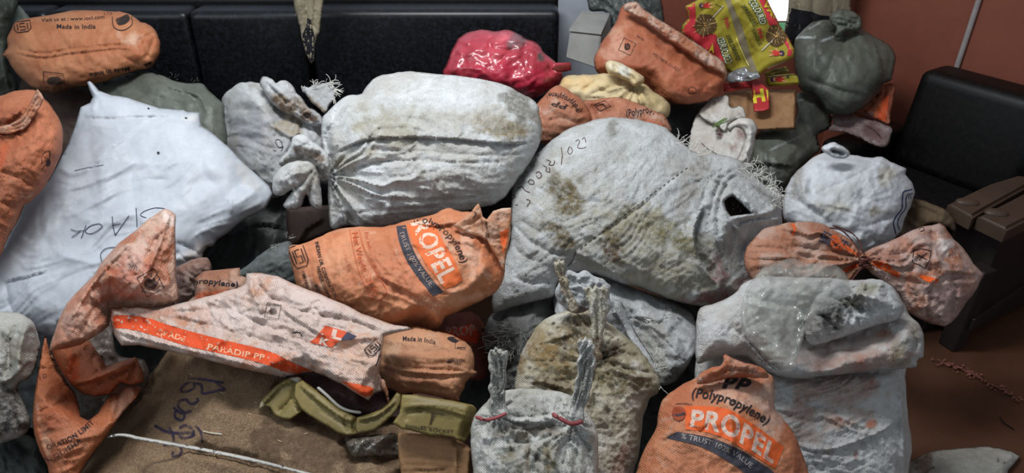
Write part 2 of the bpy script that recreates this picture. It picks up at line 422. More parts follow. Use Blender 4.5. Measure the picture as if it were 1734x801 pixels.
    if allp:
        K = 400.0
        bvh = BVHTree.FromPolygons([(a, b, q*K) for a, b, q in zip(X.tolist(), Y.tolist(), zf.tolist())], [tuple(f) for f in Fc.tolist()])
        extraV = []; base = len(verts)
        for li, (_, PV, PT, pm) in enumerate(allp):
            if len(PV) == 0: continue
            if pm not in mats: mats.append(pm)
            mi = mats.index(pm); v2, t2 = clip_tris(np.asarray(PV), PT, 4.0)
            zz = []; okv = []
            for x, y in v2.tolist():
                hit = bvh.ray_cast(Vector((x, y, -1e4)), Vector((0, 0, 1)))[0]
                zz.append(hit[2]/K-.0012-.0003*min(li, 8) if hit else 0); okv.append(hit is not None)
            wv = unp(v2[:, 0], v2[:, 1], np.array(zz)); b0 = base+len(extraV); extraV += wv.tolist()
            for tq in t2:
                if all(okv[i] for i in tq):
                    q = [v2[i] for i in tq]; ar = (q[1][0]-q[0][0])*(q[2][1]-q[0][1])-(q[1][1]-q[0][1])*(q[2][0]-q[0][0])
                    if abs(ar) < 1e-4: continue
                    tq = tq if ar < 0 else tq[::-1]
                    faces.append(tuple(b0+i for i in tq)); faces_m.append(mi)
        if extraV:
            verts = np.vstack([verts, np.array(extraV)]); stain_shade = np.vstack([stain_shade, np.zeros((len(extraV), 4), np.float32)])
    rec = dict(part=part, verts=verts, faces=faces, fm=faces_m, mats=mats, stain_shade=stain_shade, label=label, kind=kind)
    out_ = [rec]
    if threads:
        r = random.Random(seed); tv = []; tf = []
        for (x, y, ang, spread, nn, ln) in threads[0]:
            for _ in range(nn):
                px, py = x+r.uniform(-spread, spread), y+r.uniform(-spread, spread)*.6
                zz = float(gf(np.array([px]), np.array([py]))[0])-.006 if inside(np.array([px]), np.array([py]), P)[0] else z-T*.4
                a = math.radians(ang+r.uniform(-50, 50)); pts = []; da = r.uniform(-.5, .5); L = ln*r.uniform(.4, 1.2)
                for k in range(7):
                    pts.append(unp(px, py, zz-.0015*k)); px += math.cos(a)*L/6; py += math.sin(a)*L/6; a += da*r.uniform(.2, 1.3)+r.uniform(-.2, .2)
                tube(tv, tf, pts, z/F*r.uniform(.35, .6))
        if tv: out_.append(dict(part='frayed_threads', verts=np.array(tv), faces=tf, fm=[0]*len(tf), mats=[threads[1]], stain_shade=None, label=None, kind='stuff'))
    return out_
def push_field(lo, hi, front_z, slope=.0022):
    s = BS; nx = int((hi[0]-lo[0])/s)+4; ny = int((hi[1]-lo[1])/s)+4
    gx, gy = np.meshgrid(lo[0]+(np.arange(nx)-1)*s, lo[1]+(np.arange(ny)-1)*s)
    b = buf_get(gx.ravel(), gy.ravel()).reshape(gx.shape); zf = front_z(gx.ravel(), gy.ravel()).reshape(gx.shape)
    G = np.where(b > 0, np.maximum(0, b+.006-zf), 0)
    if G.max() <= 0: return None, None
    for _ in range(30):
        g = np.pad(G, 1, mode='edge'); m = np.max([g[1:-1, :-2], g[1:-1, 2:], g[:-2, 1:-1], g[2:, 1:-1]], 0)
        d = np.max([g[:-2, :-2], g[2:, 2:], g[:-2, 2:], g[2:, :-2]], 0); G = np.maximum(G, np.maximum(m-slope*s, d-slope*s*1.41))
    def f(X, Y):
        u = np.clip((X-lo[0])/s+1, 0, nx-1.001); v = np.clip((Y-lo[1])/s+1, 0, ny-1.001); i = u.astype(int); j = v.astype(int); a = u-i; c = v-j
        return (G[j, i]*(1-a)+G[j, i+1]*a)*(1-c)+(G[j+1, i]*(1-a)+G[j+1, i+1]*a)*c
    return G, f
def tube(tv, tf, pts, r, n=4):
    pts = [Vector(p) for p in pts]; b = len(tv); k = len(pts)
    for i, p in enumerate(pts):
        d = (pts[min(i+1, k-1)]-pts[max(i-1, 0)]).normalized(); a = d.orthogonal().normalized(); c = d.cross(a)
        rr = r*(1 if 0 < i < k-1 else .6)
        for j in range(n):
            q = p+(a*math.cos(j*2*math.pi/n)+c*math.sin(j*2*math.pi/n))*rr; tv.append(list(q))
    for i in range(k-1):
        for j in range(n): tf.append((b+i*n+j, b+i*n+(j+1) % n, b+(i+1)*n+(j+1) % n, b+(i+1)*n+j))
    tf.append(tuple(b+j for j in range(n))[::-1]); tf.append(tuple(b+(k-1)*n+j for j in range(n)))
def hash_name(s): return sum(ord(c)*(i+3) for i, c in enumerate(s))
def densify(P, step):
    P = np.asarray(P, float); out = []
    for i in range(len(P)):
        a, b = P[i], P[(i+1) % len(P)]; k = max(1, int(np.hypot(*(b-a))/step))
        for j in range(k): out.append(a+(b-a)*j/k)
    return np.array(out)
def fr_grid(X, Y, Z, lo, hi, s):
    nx = int((hi[0]-lo[0])/s)+2; ny = int((hi[1]-lo[1])/s)+2
    i = ((X-lo[0])/s).astype(int).clip(0, nx-1); j = ((Y-lo[1])/s).astype(int).clip(0, ny-1)
    G = np.full((ny, nx), -1.0); np.maximum.at(G, (j, i), Z)
    for _ in range(60):
        if not (G < 0).any(): break
        g = np.pad(G, 1, constant_values=-1); m = np.max([g[1:-1, :-2], g[1:-1, 2:], g[:-2, 1:-1], g[2:, 1:-1]], 0); G = np.where(G < 0, m, G)
    def f(a, b):
        return G[((b-lo[1])/s).astype(int).clip(0, ny-1), ((a-lo[0])/s).astype(int).clip(0, nx-1)]
    return f
def mesh_obj(name, verts, faces, mats, fm=None, stain_shade=None, smooth=True, parent=None):
    verts = np.asarray(verts); used = np.zeros(len(verts), bool)
    for f in faces: used[list(f)] = True
    if not used.all():
        new = np.cumsum(used)-1; faces = [tuple(int(new[i]) for i in f) for f in faces]; verts = verts[used]
        if stain_shade is not None: stain_shade = np.asarray(stain_shade)[used]
    me = bpy.data.meshes.new(name); me.from_pydata([tuple(v) for v in np.asarray(verts).tolist()], [], faces)
    for m in mats: me.materials.append(m)
    if fm is not None: me.polygons.foreach_set('material_index', fm)
    me.polygons.foreach_set('use_smooth', [smooth]*len(me.polygons))
    if stain_shade is not None:
        at = me.color_attributes.new('stain_shade', 'FLOAT_COLOR', 'POINT'); at.data.foreach_set('color', np.asarray(stain_shade, np.float32).ravel())
    me.update()
    o = bpy.data.objects.new(name, me); COL.objects.link(o)
    if parent is not None: o.parent = parent
    return o
def thing(name, label, cat, parts, group=None):
    recs = []
    for p in parts: recs += p
    A = np.vstack([r['verts'] for r in recs]); org = np.array([A[:, 0].mean(), A[:, 1].mean(), A[:, 2].min()])
    if len(recs) == 1:
        r = recs[0]; root = mesh_obj(name, r['verts']-org, r['faces'], r['mats'], r['fm'], r['stain_shade'], r.get('smooth', True))
    else:
        root = bpy.data.objects.new(name, None); COL.objects.link(root)
        for r in recs:
            o = mesh_obj(r['part'], r['verts']-org, r['faces'], r['mats'], r['fm'], r['stain_shade'], r.get('smooth', True), root)
            if r['label']: o['label'] = r['label']
            if r['kind']: o['kind'] = r['kind']
    root.location = org.tolist(); root['label'] = label; root['category'] = cat
    if group: root['group'] = group
    return root
def tubes(part, polys, r, mat, label=None, n=5):
    tv = []; tf = []
    for p in polys: tube(tv, tf, p, r, n)
    return [dict(part=part, verts=np.array(tv), faces=tf, fm=[0]*len(tf), mats=[mat], stain_shade=None, label=label, kind=None)]
def ptube(part, pts3, r, mat, label=None):
    """tube along image points with depth (x, y, z)"""
    q = catmull([(p[0], p[1]) for p in pts3], 5, False) if len(pts3) > 2 else np.array([p[:2] for p in pts3], float)
    zz = np.interp(np.linspace(0, 1, len(q)), np.linspace(0, 1, len(pts3)), [p[2] for p in pts3])
    return tubes(part, [[unp(a, b, c) for (a, b), c in zip(q, zz)]], r, mat, label)
# ---------------------------------------------------------------- the room
def bx(bm, c, s, rot=0.0, bev=0.0, seg=3, lean=0.0):
    """box centred at c, size s, turned about z; lean shifts the top along local y"""
    r = bmesh.ops.create_cube(bm, size=1.0); vs = r['verts']
    for v in vs:
        x, y, z = v.co.x*s[0], v.co.y*s[1], v.co.z*s[2]
        if z > 0: y += lean
        v.co = Vector((x, y, z))
    if bev:
        es = list({e for v in vs for e in v.link_edges})
        g = bmesh.ops.bevel(bm, geom=es, offset=bev, segments=seg, affect='EDGES', profile=.6); vs = list({v for f in g['faces'] for v in f.verts} | {v for v in vs if v.is_valid})
    q = math.cos(rot), math.sin(rot)
    for v in vs: v.co = Vector((c[0]+v.co.x*q[0]-v.co.y*q[1], c[1]+v.co.x*q[1]+v.co.y*q[0], c[2]+v.co.z))
def bobj(name, fn, mat, parent=None, smooth=False):
    bm = bmesh.new(); fn(bm); me = bpy.data.meshes.new(name); bm.to_mesh(me); bm.free(); me.materials.append(mat)
    if smooth:
        me.polygons.foreach_set('use_smooth', [True]*len(me.polygons)); me.set_sharp_from_angle(angle=math.radians(50))
    o = bpy.data.objects.new(name, me); COL.objects.link(o)
    if parent: o.parent = parent
    return o
def struct(o): o['kind'] = 'structure'; return o
def empty(name, loc, label, cat, group=None):
    o = bpy.data.objects.new(name, None); COL.objects.link(o); o.location = loc; o['label'] = label; o['category'] = cat
    if group: o['group'] = group
    return o
M_floor = plain('floor_lino', (84, 56, 40), .42, .05, 20, .1)
M_white = plain('white_paint', (176, 182, 192), .8, .1)
M_terra = plain('terracotta_paint', (136, 76, 58), .7, .12, 25, .06)
M_leath = fabric('black_leather', (42, 46, 58), (35, 38, 47), None, .5, rough=.38, bump=.05, bscale=90, spec=.5, fine=(.95, 1.05), crease=.05)
M_leath2 = fabric('black_leather_worn', (27, 24, 25), (22, 20, 21), None, .5, rough=.5, bump=.06, bscale=90, spec=.3, fine=(.95, 1.05), crease=.05)
M_wood = plain('dark_wood', (76, 60, 49), .5, .1, 40, .12)
M_wood2 = plain('dark_wood_side', (38, 30, 28), .6, .1)
struct(bobj('floor', lambda b: bx(b, (0, 1.4, -.05), (6.4, 5.0, .1)), M_floor))
WY = 3.32
struct(bobj('wall_back', lambda b: bx(b, (-1.1, WY+.06, 1.35), (3.42, .12, 2.7)), M_white))
struct(bobj('wall_back_right', lambda b: bx(b, (1.115, WY+.055, 1.35), (.99, .11, 2.7)), M_terra))
struct(bobj('wall_left', lambda b: bx(b, (-2.86, 1.4, 1.35), (.1, 5.0, 2.7)), M_white))
nx_, ny_ = .84, .543; A3 = math.atan2(-.84, .543)   # direction of the slanting right wall
wr0 = Vector((1.91, 2.79, 0)); wd = Vector((.543, -.84, 0)); wn = Vector((.84, .543, 0))
cW = wr0+wd*.75+wn*.06
struct(bobj('wall_right', lambda b: bx(b, (cW.x, cW.y, 1.35), (3.0, .12, 2.7), A3), M_terra))
struct(bobj('baseboard_right', lambda b: bx(b, (wr0.x+wd.x*.8-wn.x*.01, wr0.y+wd.y*.8-wn.y*.01, .05), (2.6, .02, .1), A3), M_wood2))
# window with a bright pane low behind the cartons
wx0, wx1 = 1.10, 1.36
wf = struct(bobj('window_1', lambda b: (bx(b, (1.23, WY-.02, 1.72), (.30, .04, .04), 0, .004), bx(b, (1.23, WY-.02, .69), (.30, .04, .04), 0, .004), bx(b, (1.09, WY-.02, 1.2), (.03, .04, 1.04), 0, .004), bx(b, (1.365, WY-.02, 1.2), (.03, .04, 1.04), 0, .004)), M_wood2))
M_pane = plain('daylight_pane', (235, 240, 245), .3, emit=1.0)
M_green = plain('green_sill_light', (110, 175, 135), .4, emit=.35)
bobj('pane', lambda b: bx(b, (1.2275, WY-.006, 1.24), (.245, .01, .94)), M_pane, wf)
bobj('green_panel', lambda b: bx(b, (1.2275, WY-.008, .735), (.245, .012, .05)), M_green, wf)
# white conduit climbing the terracotta wall
def wall_pt(px, py):
    d = U(px, py, 1)-Vector((0, 0, CAM_Z)); k = (wr0-wn*.012).dot(wn)/d.dot(wn); return Vector((0, 0, CAM_Z))+d*k
cb = wall_pt(1618, 120)
cond = tubes('conduit', [[(cb.x, cb.y, .06+i*.4) for i in range(7)]], .011, plain('pale_conduit', (170, 160, 158), .5), n=8)
o = thing('conduit', 'pale vertical cable conduit fixed on the terracotta wall', 'conduit', [cond])
# leather sofas along the back wall
def sofa(x0, x1, top, label, seams):
    e = empty('leather_sofa', ((x0+x1)/2, 2.75, 0), label, 'sofa'); w = x1-x0
    bobj('base', lambda b: bx(b, (0, -.02, .17), (w-.02, .62, .20), 0, .02), M_leath2, e)
    bobj('seat_cushion', lambda b: bx(b, (0, -.08, .345), (w-.01, .62, .14), 0, .04), M_leath, e, True)
    xs = [x0]+seams+[x1]
    for a, c in zip(xs[:-1], xs[1:]):
        bobj('backrest', lambda b: bx(b, ((a+c)/2-(x0+x1)/2, .36, (top+.30)/2), (c-a-.004, .16, top-.36), 0, .035, 4, .03), M_leath, e, True)
    bobj('back_rail', lambda b: bx(b, (0, .485, top/2+.05), (w, .04, top-.12), 0, .015), M_leath2, e, True)
    for sx in (-1, 1):
        for sy in (-.25, .25): bobj('leg', lambda b: bx(b, (sx*(w/2-.1), sy, .035), (.05, .05, .07), 0, .006), M_wood2, e)
    return e
sofa(-2.70, -.888, .90, 'long black leather sofa on the left with stitched back panels', [-1.98, -1.38])
sofa(-.872, .205, .905, 'black leather sofa with one plain back panel behind the red bag', [])
# black leather sofa turned against the slanting wall
p0 = Vector((1.554, 2.686, 0))
def loc3(a, n): q = p0+wd*a+wn*n; return q
e = empty('leather_sofa', p0+wd*.2, 'dark leather sofa on the right below the pale conduit', 'sofa'); rel = lambda a, n: (p0+wd*a+wn*n)-Vector(e.location)
def bx3(b, a, n, z, s, bev, lean=0): q = rel(a, n); bx(b, (q.x, q.y, z), s, A3, bev, 4, lean)
bobj('backrest', lambda b: bx3(b, .235, .10, .535, (.48, .17, .39), .045, .05), M_leath2, e, True)
bobj('base', lambda b: bx3(b, .21, .10, .17, (.42, .19, .33), .015), M_leath2, e, True)
bobj('seat_cushion', lambda b: bx3(b, .20, -.225, .29, (.42, .42, .18), .035), M_leath2, e, True)
bobj('armrest', lambda b: bx3(b, -.075, -.06, .235, (.13, .44, .47), .04), M_leath2, e, True)
bobj('plinth', lambda b: bx3(b, .20, -.22, .10, (.40, .40, .20), .01), M_wood2, e)
# carved wooden bench at the right edge
def at_Z(px, py, Z): return U(px, py, z_at_Z(py, Z))
BZ = .50
e = empty('wooden_bench', at_Z(1680, 350, 0.0)*0+Vector((1.72, 1.98, 0)), 'dark wooden bench of two thick planks with round bosses at the right edge', 'bench')
def plank(b, qs, Z, th):
    top = [at_Z(x, y, Z) for x, y in qs]; n = len(top)
    tv = [b.verts.new(p-Vector(e.location)) for p in top]; bv = [b.verts.new(p-Vector(e.location)-Vector((0, 0, th))) for p in top]
    f = b.faces.new(tv[::-1]); g = b.faces.new(bv)
    for i in range(n): b.faces.new((tv[i], tv[(i+1) % n], bv[(i+1) % n], bv[i]))
    bmesh.ops.recalc_face_normals(b, faces=b.faces[:])
    bmesh.ops.bevel(b, geom=[x for x in b.edges if all(v in tv for v in x.verts)], offset=.010, segments=3, affect='EDGES')
pl1 = [(1606, 343), (1648, 366), (1668, 354), (1742, 313), (1770, 300), (1720, 296), (1674, 310), (1630, 331)]
pl2 = [(1657, 364), (1706, 387), (1800, 340), (1830, 318), (1790, 306), (1752, 316), (1700, 343)]
for q, c in ((pl1, (1638, 343)), (pl2, (1687, 361))):
    pk = bobj('plank', lambda b: plank(b, q, BZ, .05), M_wood, e, True)
    cc = at_Z(c[0], c[1], BZ)-Vector(e.location)
    def boss(b):
        r = bmesh.ops.create_uvsphere(b, u_segments=24, v_segments=10, radius=1)
        for v in r['verts']: v.co = cc+Vector((v.co.x*.034-v.co.y*.012, v.co.y*.024+v.co.x*.004, v.co.z*.013))
    bobj('boss', boss, M_wood, pk, True)
bobj('shade_block', lambda b: plank(b, [(1625, 362), (1700, 396), (1840, 332), (1790, 312)], BZ-.052, .42), M_wood2, e)  # dark block added so the space under the bench reads as shade
for q in ((1640, 360), (1702, 388), (1790, 335)):
    c = at_Z(q[0], q[1], BZ)-Vector(e.location)
    bobj('leg', lambda b: bx(b, (c.x+.02, c.y+.05, (BZ-.172)/2), (.06, .06, BZ-.172), .4, .008), M_wood2, e)
bobj('lower_rail', lambda b: bx(b, (.02, .06, .12), (.5, .04, .05), .6, .006), M_wood2, e)
# ---------------------------------------------------------------- cloths
def orange(i, c1=(204, 134, 98), c2=(184, 108, 74), c3=(208, 176, 156), patch=.52, **k):
    f = lambda c, k=.96: tuple(k*(v*.93+(sum(c)/3)*.07) for v in c)
    return fabric('orange_weave_%d' % i, f(c1), f(c2), f(c3, .97), patch-.03, seed=i, **{**dict(rough=.6, bump=.55, bscale=75, weave=90, spec=.35, streak=.35, mottle=.10), **k})
def white(i, c1=(196, 198, 198), c2=(178, 178, 176), c3=(208, 212, 212), patch=.5, **k):
    return fabric('white_weave_%d' % i, c1, c2, c3, patch, seed=i, **{**dict(rough=.75, bump=.6, bscale=110, weave=100, streak=1.3), **k})
M_thread = plain('pale_thread', (228, 226, 218), .8)
M_threadd = plain('grey_thread', (176, 174, 166), .8)
M_olive = fabric('olive_sheet', (102, 106, 96), (88, 92, 83), (118, 122, 113), .6, rough=.5, bump=.25, bscale=45, spec=.4)
M_gapfill = fabric('gap_filler_dark', (56, 58, 56), (44, 46, 46), None, rough=.5, bump=.3, bscale=50)  # dark sheet for the added gap fillers, standing in for shade
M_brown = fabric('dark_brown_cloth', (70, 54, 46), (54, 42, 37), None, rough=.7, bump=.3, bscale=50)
INK = (48, 40, 42); BLK = (40, 36, 40); ORG = (214, 96, 48); NAV = (62, 60, 68); WHT = (206, 180, 166)
MUD = (112, 98, 66); RUST = (150, 84, 58); GREY = (128, 124, 116); BRN = (108, 84, 58)

# ================================================================ nearest row
# pale sack with two tied ears, bottom centre
M31 = white(31, (204, 204, 198), (180, 178, 168), (214, 214, 210), bump=.75)
M_red = plain('red_tie', (150, 72, 74), .7)
earw = [(85, 60, 5, .006)]
thing('tied_sack', 'muddy pale sack with two upright ears tied in faded red, bottom centre', 'sack', [
 ptube('red_tie', [(806, 706, 1.36), (822, 711, 1.33), (840, 708, 1.325), (858, 700, 1.33)], .0035, M_red),
 ptube('red_tie', [(936, 701, 1.34), (950, 710, 1.325), (968, 718, 1.322), (986, 714, 1.34)], .0045, M_red),
 soft('ear', [(828, 600), (832, 592), (836, 594), (839, 586), (844, 591), (849, 588), (853, 594), (861, 593), (860, 606), (857, 625), (859, 645), (856, 660), (857, 680), (861, 702), (846, 708), (833, 703), (827, 690), (829, 672), (827, 655), (830, 640), (828, 620)], 1.40, M31, T=.010, s=2, rag=1.6, flat=1, R=6, wr=earw, st=[('v', [(840, 600), (843, 650), (846, 700)], 3, .006), ('v', [(850, 600), (850, 650), (850, 700)], 3, .004)], stains=[(845, 640, 14, 40, 0, GREY, .5)]),
 soft('ear', [(977, 582), (983, 574), (987, 577), (992, 570), (996, 576), (1001, 574), (1006, 588), (1005, 598), (1010, 617), (1006, 630), (1005, 645), (999, 660), (998, 676), (991, 692), (987, 714), (974, 715), (962, 707), (968, 690), (967, 678), (973, 659), (973, 645), (978, 632), (976, 612), (981, 600)], 1.40, M31, T=.010, s=2, rag=1.6, flat=1, R=6, wr=[(-78, 60, 5, .006)], st=[('v', [(992, 578), (990, 630), (975, 705)], 3, .007), ('v', [(1000, 590), (999, 640), (983, 705)], 3, .006), ('v', [(985, 585), (984, 630), (969, 700)], 2.6, .005)], stains=[(990, 640, 10, 60, 8, GREY, .5)]),
 soft('body', [(797, 738), (799, 715), (808, 698), (824, 680), (840, 668), (862, 660), (890, 658), (915, 659), (949, 664), (969, 672), (989, 694), (1004, 712), (1012, 740), (1013, 801), (1010, 880), (900, 895), (806, 880), (801, 801), (798, 765)], 1.46, M31, T=.10, flat=.35, R=55, tilt=(0, -.05), s=3,
  fans=[(840, 706, 20, .012, 100), (968, 714, 22, .014, 120)], wr=[(80, 70, 10, .006)], crum=[(26, .005), (13, .004)],
  st=[('s', [(850, 708), (880, 716), (920, 716), (945, 710)], 3, .014), ('v', [(855, 700), (890, 706), (935, 700)], 3, .012), ('s', [(855, 724), (895, 730), (945, 722)], 3, -.010), ('v', [(868, 745), (880, 748), (905, 752)], 4, .01), ('v', [(890, 715), (895, 760), (893, 800)], 3, .006), ('v', [(934, 715), (930, 760), (925, 800)], 3, .006), ('v', [(968, 720), (964, 750), (952, 790)], 3, .010), ('v', [(974, 722), (978, 760), (970, 800)], 4, .008), ('r', [(815, 740), (822, 770), (830, 801)], 5, .008), ('v', [(840, 715), (862, 745), (866, 780)], 3, .008)],
  stains=[(895, 728, 60, 12, 0, BRN, .55), (900, 770, 50, 30, 0, MUD, .45), (930, 780, 12, 30, 0, MUD, .7), (893, 780, 5, 40, 0, BRN, .6), (911, 772, 4, 8, 30, (60, 55, 50), .9), (860, 780, 20, 30, 20, MUD, .4), (880, 680, 60, 16, 0, GREY, .5)]),
])
# orange sack bottom right of centre
M28 = orange(28, (206, 132, 92), (190, 108, 70), (202, 168, 146), .58)
thing('printed_sack', 'bright orange sack at the bottom right with its whole orange and grey product band', 'sack', [
 soft('folded_mouth', [(1225, 600), (1236, 604), (1249, 610), (1262, 614), (1276, 617), (1296, 627), (1300, 640), (1270, 640), (1235, 640), (1200, 648), (1180, 650), (1185, 634), (1205, 622), (1223, 617)], 1.50, orange(29, (196, 112, 70), (170, 84, 52), (196, 158, 136), .5), T=.03, s=2.6, crum=[(14, .006)], st=[('v', [(1200, 640), (1240, 626), (1290, 634)], 3, .01)], wr=[(-30, 30, 7, .004)]),
 soft('body', [(1185, 636), (1210, 628), (1240, 622), (1275, 624), (1300, 632), (1311, 643), (1312, 690), (1326, 708), (1347, 740), (1363, 781), (1372, 810), (1385, 890), (1225, 905), (1060, 890), (1068, 830), (1077, 801), (1090, 764), (1111, 723), (1117, 692), (1124, 675), (1150, 655)], 1.52, M28, T=.12, flat=.3, R=70, tilt=(.0, -.05), s=3.2,
  bumps=[(1245, 720, 60, 70, 20, .015)], crum=[(60, .007), (22, .002)], wr=[(30, 60, 16, .0035)],
  st=[('s', [(1160, 716), (1185, 726), (1200, 716), (1160, 728)][:3], 4, .007), ('v', [(1150, 733), (1120, 752), (1095, 790)], 6, .009), ('r', [(1232, 690), (1240, 735), (1236, 770)], 8, .009), ('s', [(1311, 645), (1308, 680), (1318, 712)], 5, -.008), ('v', [(1170, 690), (1166, 700), (1176, 722)], 5, .006), ('s', [(1288, 640), (1294, 665), (1300, 690)], 3, .006), ('r', [(1190, 800), (1260, 830), (1300, 870)], 10, .01)],
  stains=[(1310, 690, 30, 70, 20, (208, 186, 172), .5), (1250, 665, 60, 22, 15, (206, 176, 156), .5), (1180, 790, 50, 20, 0, (150, 80, 50), .35), (1345, 780, 14, 40, 20, (150, 86, 60), .5)],
  prints=[band([(1159, 687), (1200, 688), (1236, 694), (1278, 720), (1328, 757)], [(1161, 727), (1195, 732), (1229, 743), (1269, 767), (1313, 794)], ORG, .24),
   band([(1146, 731), (1202, 741), (1250, 760), (1312, 800)], [(1127, 742), (1188, 757), (1242, 787), (1268, 806)], NAV, .22),
   T_('PROPEL', [(1168, 722), (1200, 727), (1232, 736), (1268, 758), (1309, 785)], top=[(1172, 694), (1204, 697), (1240, 703), (1276, 727), (1318, 757)], col=(214, 190, 174), bold=.035, worn=.36),
   T_('% TRUST 100% VALUE', [(1153, 742), (1202, 754), (1246, 774), (1271, 793)], h=9, col=(176, 166, 160), bold=.0, worn=.33),
   T_('(Polypropylene)', [(1171, 672), (1203, 676), (1232, 683), (1262, 698), (1299, 719)], h=16, col=BLK, bold=.02, shear=.15, worn=.28),
   T_('pp', [(1222, 650), (1245, 650), (1270, 657)], h=20, col=BLK, bold=.05, shear=.3, worn=.26),
   P_([(1149+12*math.cos(t*.524), 700+12*math.sin(t*.524)) for t in range(12)], (150, 70, 44), .3, True), L_([(1139, 702), (1149, 703), (1160, 700)], 4, (70, 56, 60), .2), L_([(1144, 684), (1160, 683), (1172, 685)], 1, BLK)]),
])
# olive carton flap with rocket print, brown carton below it
M_ocar = fabric('olive_card', (132, 116, 66), (112, 98, 56), None, rough=.5, bump=.12, bscale=30, spec=.35)
M_bcar = fabric('brown_card', (158, 120, 84), (142, 106, 74), None, rough=.75, bump=.15, bscale=30)
CK = (64, 54, 36)
thing('olive_carton', 'olive cardboard carton flap printed with a rocket caption, beside the two-eared sack', 'carton', [
 soft('printed_panel', [(680, 668), (705, 669), (733, 673), (770, 679), (801, 686), (807, 692), (806, 705), (803, 722), (797, 735), (788, 750), (779, 748), (767, 741), (745, 738), (727, 738), (710, 733), (694, 729), (680, 727), (664, 717), (676, 700)], 1.50, M_ocar, T=.007, flat=1, R=3, rag=.5, smooth=False, s=3, tilt=(0, -.04),
  st=[('r', [(676, 690), (740, 690), (805, 708)], 4, .006), ('s', [(678, 688), (740, 688), (806, 703)], 5, .004), ('v', [(690, 715), (690, 700), (720, 694)], 4, .004), ('v', [(788, 724), (786, 735), (785, 745)], 2, .006)],
  prints=[T_('SIGNAL ROCKET', [(686, 724), (728, 730), (768, 734)], h=5.5, col=CK, bold=.02, worn=.25), L_([(722, 696), (752, 702)], 1.6, CK), L_([(733, 700), (729, 718)], 4, CK), L_([(738, 701), (731, 712), (726, 720)], 1.4, CK), L_([(712, 722), (742, 725)], 1.6, CK), L_([(728, 698), (768, 707)], 1, CK), L_([(706, 691), (714, 692), (714, 697), (706, 696)], 1.2, CK, .25, False, True), L_([(716, 693), (724, 696)], 1.4, CK)])])
thing('brown_carton', 'brown corrugated cardboard carton standing below the olive flap', 'carton', [
 soft('body', [(674, 733), (712, 735), (745, 738), (767, 743), (791, 753), (797, 760), (794, 801), (794, 885), (680, 885), (679, 801), (674, 770)], 1.50, M_bcar, T=.010, flat=1, R=3, rag=.7, smooth=False, s=3.2, tilt=(0, -.03), Tb=.04,
  st=[('v', [(678, 748+i*13), (730, 750+i*13), (785, 755+i*13)], 2.5, .0016) for i in range(5)]+[('r', [(773, 750), (772, 790), (772, 850)], 3, .006), ('v', [(700, 796), (730, 798), (760, 794)], 2, .004)],
  stains=[(730, 796, 60, 4, 0, (110, 80, 54), .7)])])
# torn olive carton rim
thing('torn_carton', 'torn olive cardboard carton lying open on the jute sack', 'carton', [
 ptube('white_edge', [(538, 656, 1.575), (552, 668, 1.565), (574, 688, 1.555), (592, 696, 1.55), (612, 699, 1.55)], .0035, plain('white_card_edge', (196, 192, 182), .7), 'white paper edge'),
 soft('right_panel', [(605, 706), (625, 701), (646, 693), (660, 681), (672, 665), (679, 668), (680, 682), (674, 694), (666, 703), (650, 717), (632, 729), (605, 735), (602, 720)], 1.54, M_ocar, T=.006, Tb=.004, flat=1, R=3, smooth=False, s=2.8, tilt=(.02, -.05), st=[('s', [(605, 714), (640, 705), (672, 680)], 4, .006)]),
 soft('front_panel', [(512, 643), (541, 664), (578, 693), (604, 706), (605, 735), (590, 738), (572, 733), (548, 719), (528, 706), (508, 691), (497, 672), (500, 650)], 1.56, M_ocar, T=.006, Tb=.004, flat=1, R=3, smooth=False, s=2.8, tilt=(-.02, -.06), st=[('s', [(505, 652), (548, 688), (584, 712), (604, 716)], 4, .008), ('v', [(540, 690), (550, 700), (600, 730)], 3, .002), ('v', [(590, 700), (584, 715), (592, 735)], 3, .006)]),
 soft('left_flap', [(437, 694), (440, 682), (446, 672), (464, 656), (480, 644), (492, 639), (508, 637), (512, 643), (503, 655), (512, 690), (513, 696), (502, 704), (491, 711), (476, 709), (464, 703), (458, 690), (450, 688)], 1.60, M_ocar, T=.006, Tb=.004, flat=1, R=3, smooth=False, s=2.8, tilt=(-.03, -.06), st=[('s', [(442, 690), (462, 668), (480, 652), (505, 645)], 3, .01), ('v', [(470, 700), (490, 680), (500, 660)], 5, .008)], stains=[(500, 640, 10, 5, 0, (200, 196, 186), .9), (440, 690, 4, 8, 20, (190, 176, 150), .8)])])
M_inner = plain('dark_carton_inside', (64, 46, 44), .7)
# white strap over the jute sack
thing('plastic_strap', 'white flat plastic strapping band lying over the jute sack', 'strap', [
 soft('strap', [(182, 741), (190, 736), (203, 734), (218, 735), (240, 740), (270, 745), (337, 757), (388, 767), (430, 776), (481, 789), (520, 799), (560, 808), (558, 814), (516, 804), (478, 794), (430, 783), (386, 773), (335, 763), (268, 751), (238, 746), (216, 741), (203, 739)], 1.53, plain('strap_white', (196, 192, 184), .5), T=.0015, Tb=.001, flat=1, R=1, rag=.2, s=3, tilt=(-.02, -.10), st=[('v', [(220, 738), (340, 760), (520, 802)], 1, .0015)])])
M_tape = plain('shiny_tape', (96, 88, 78), .12, .5, 40, .1, spec=.8)
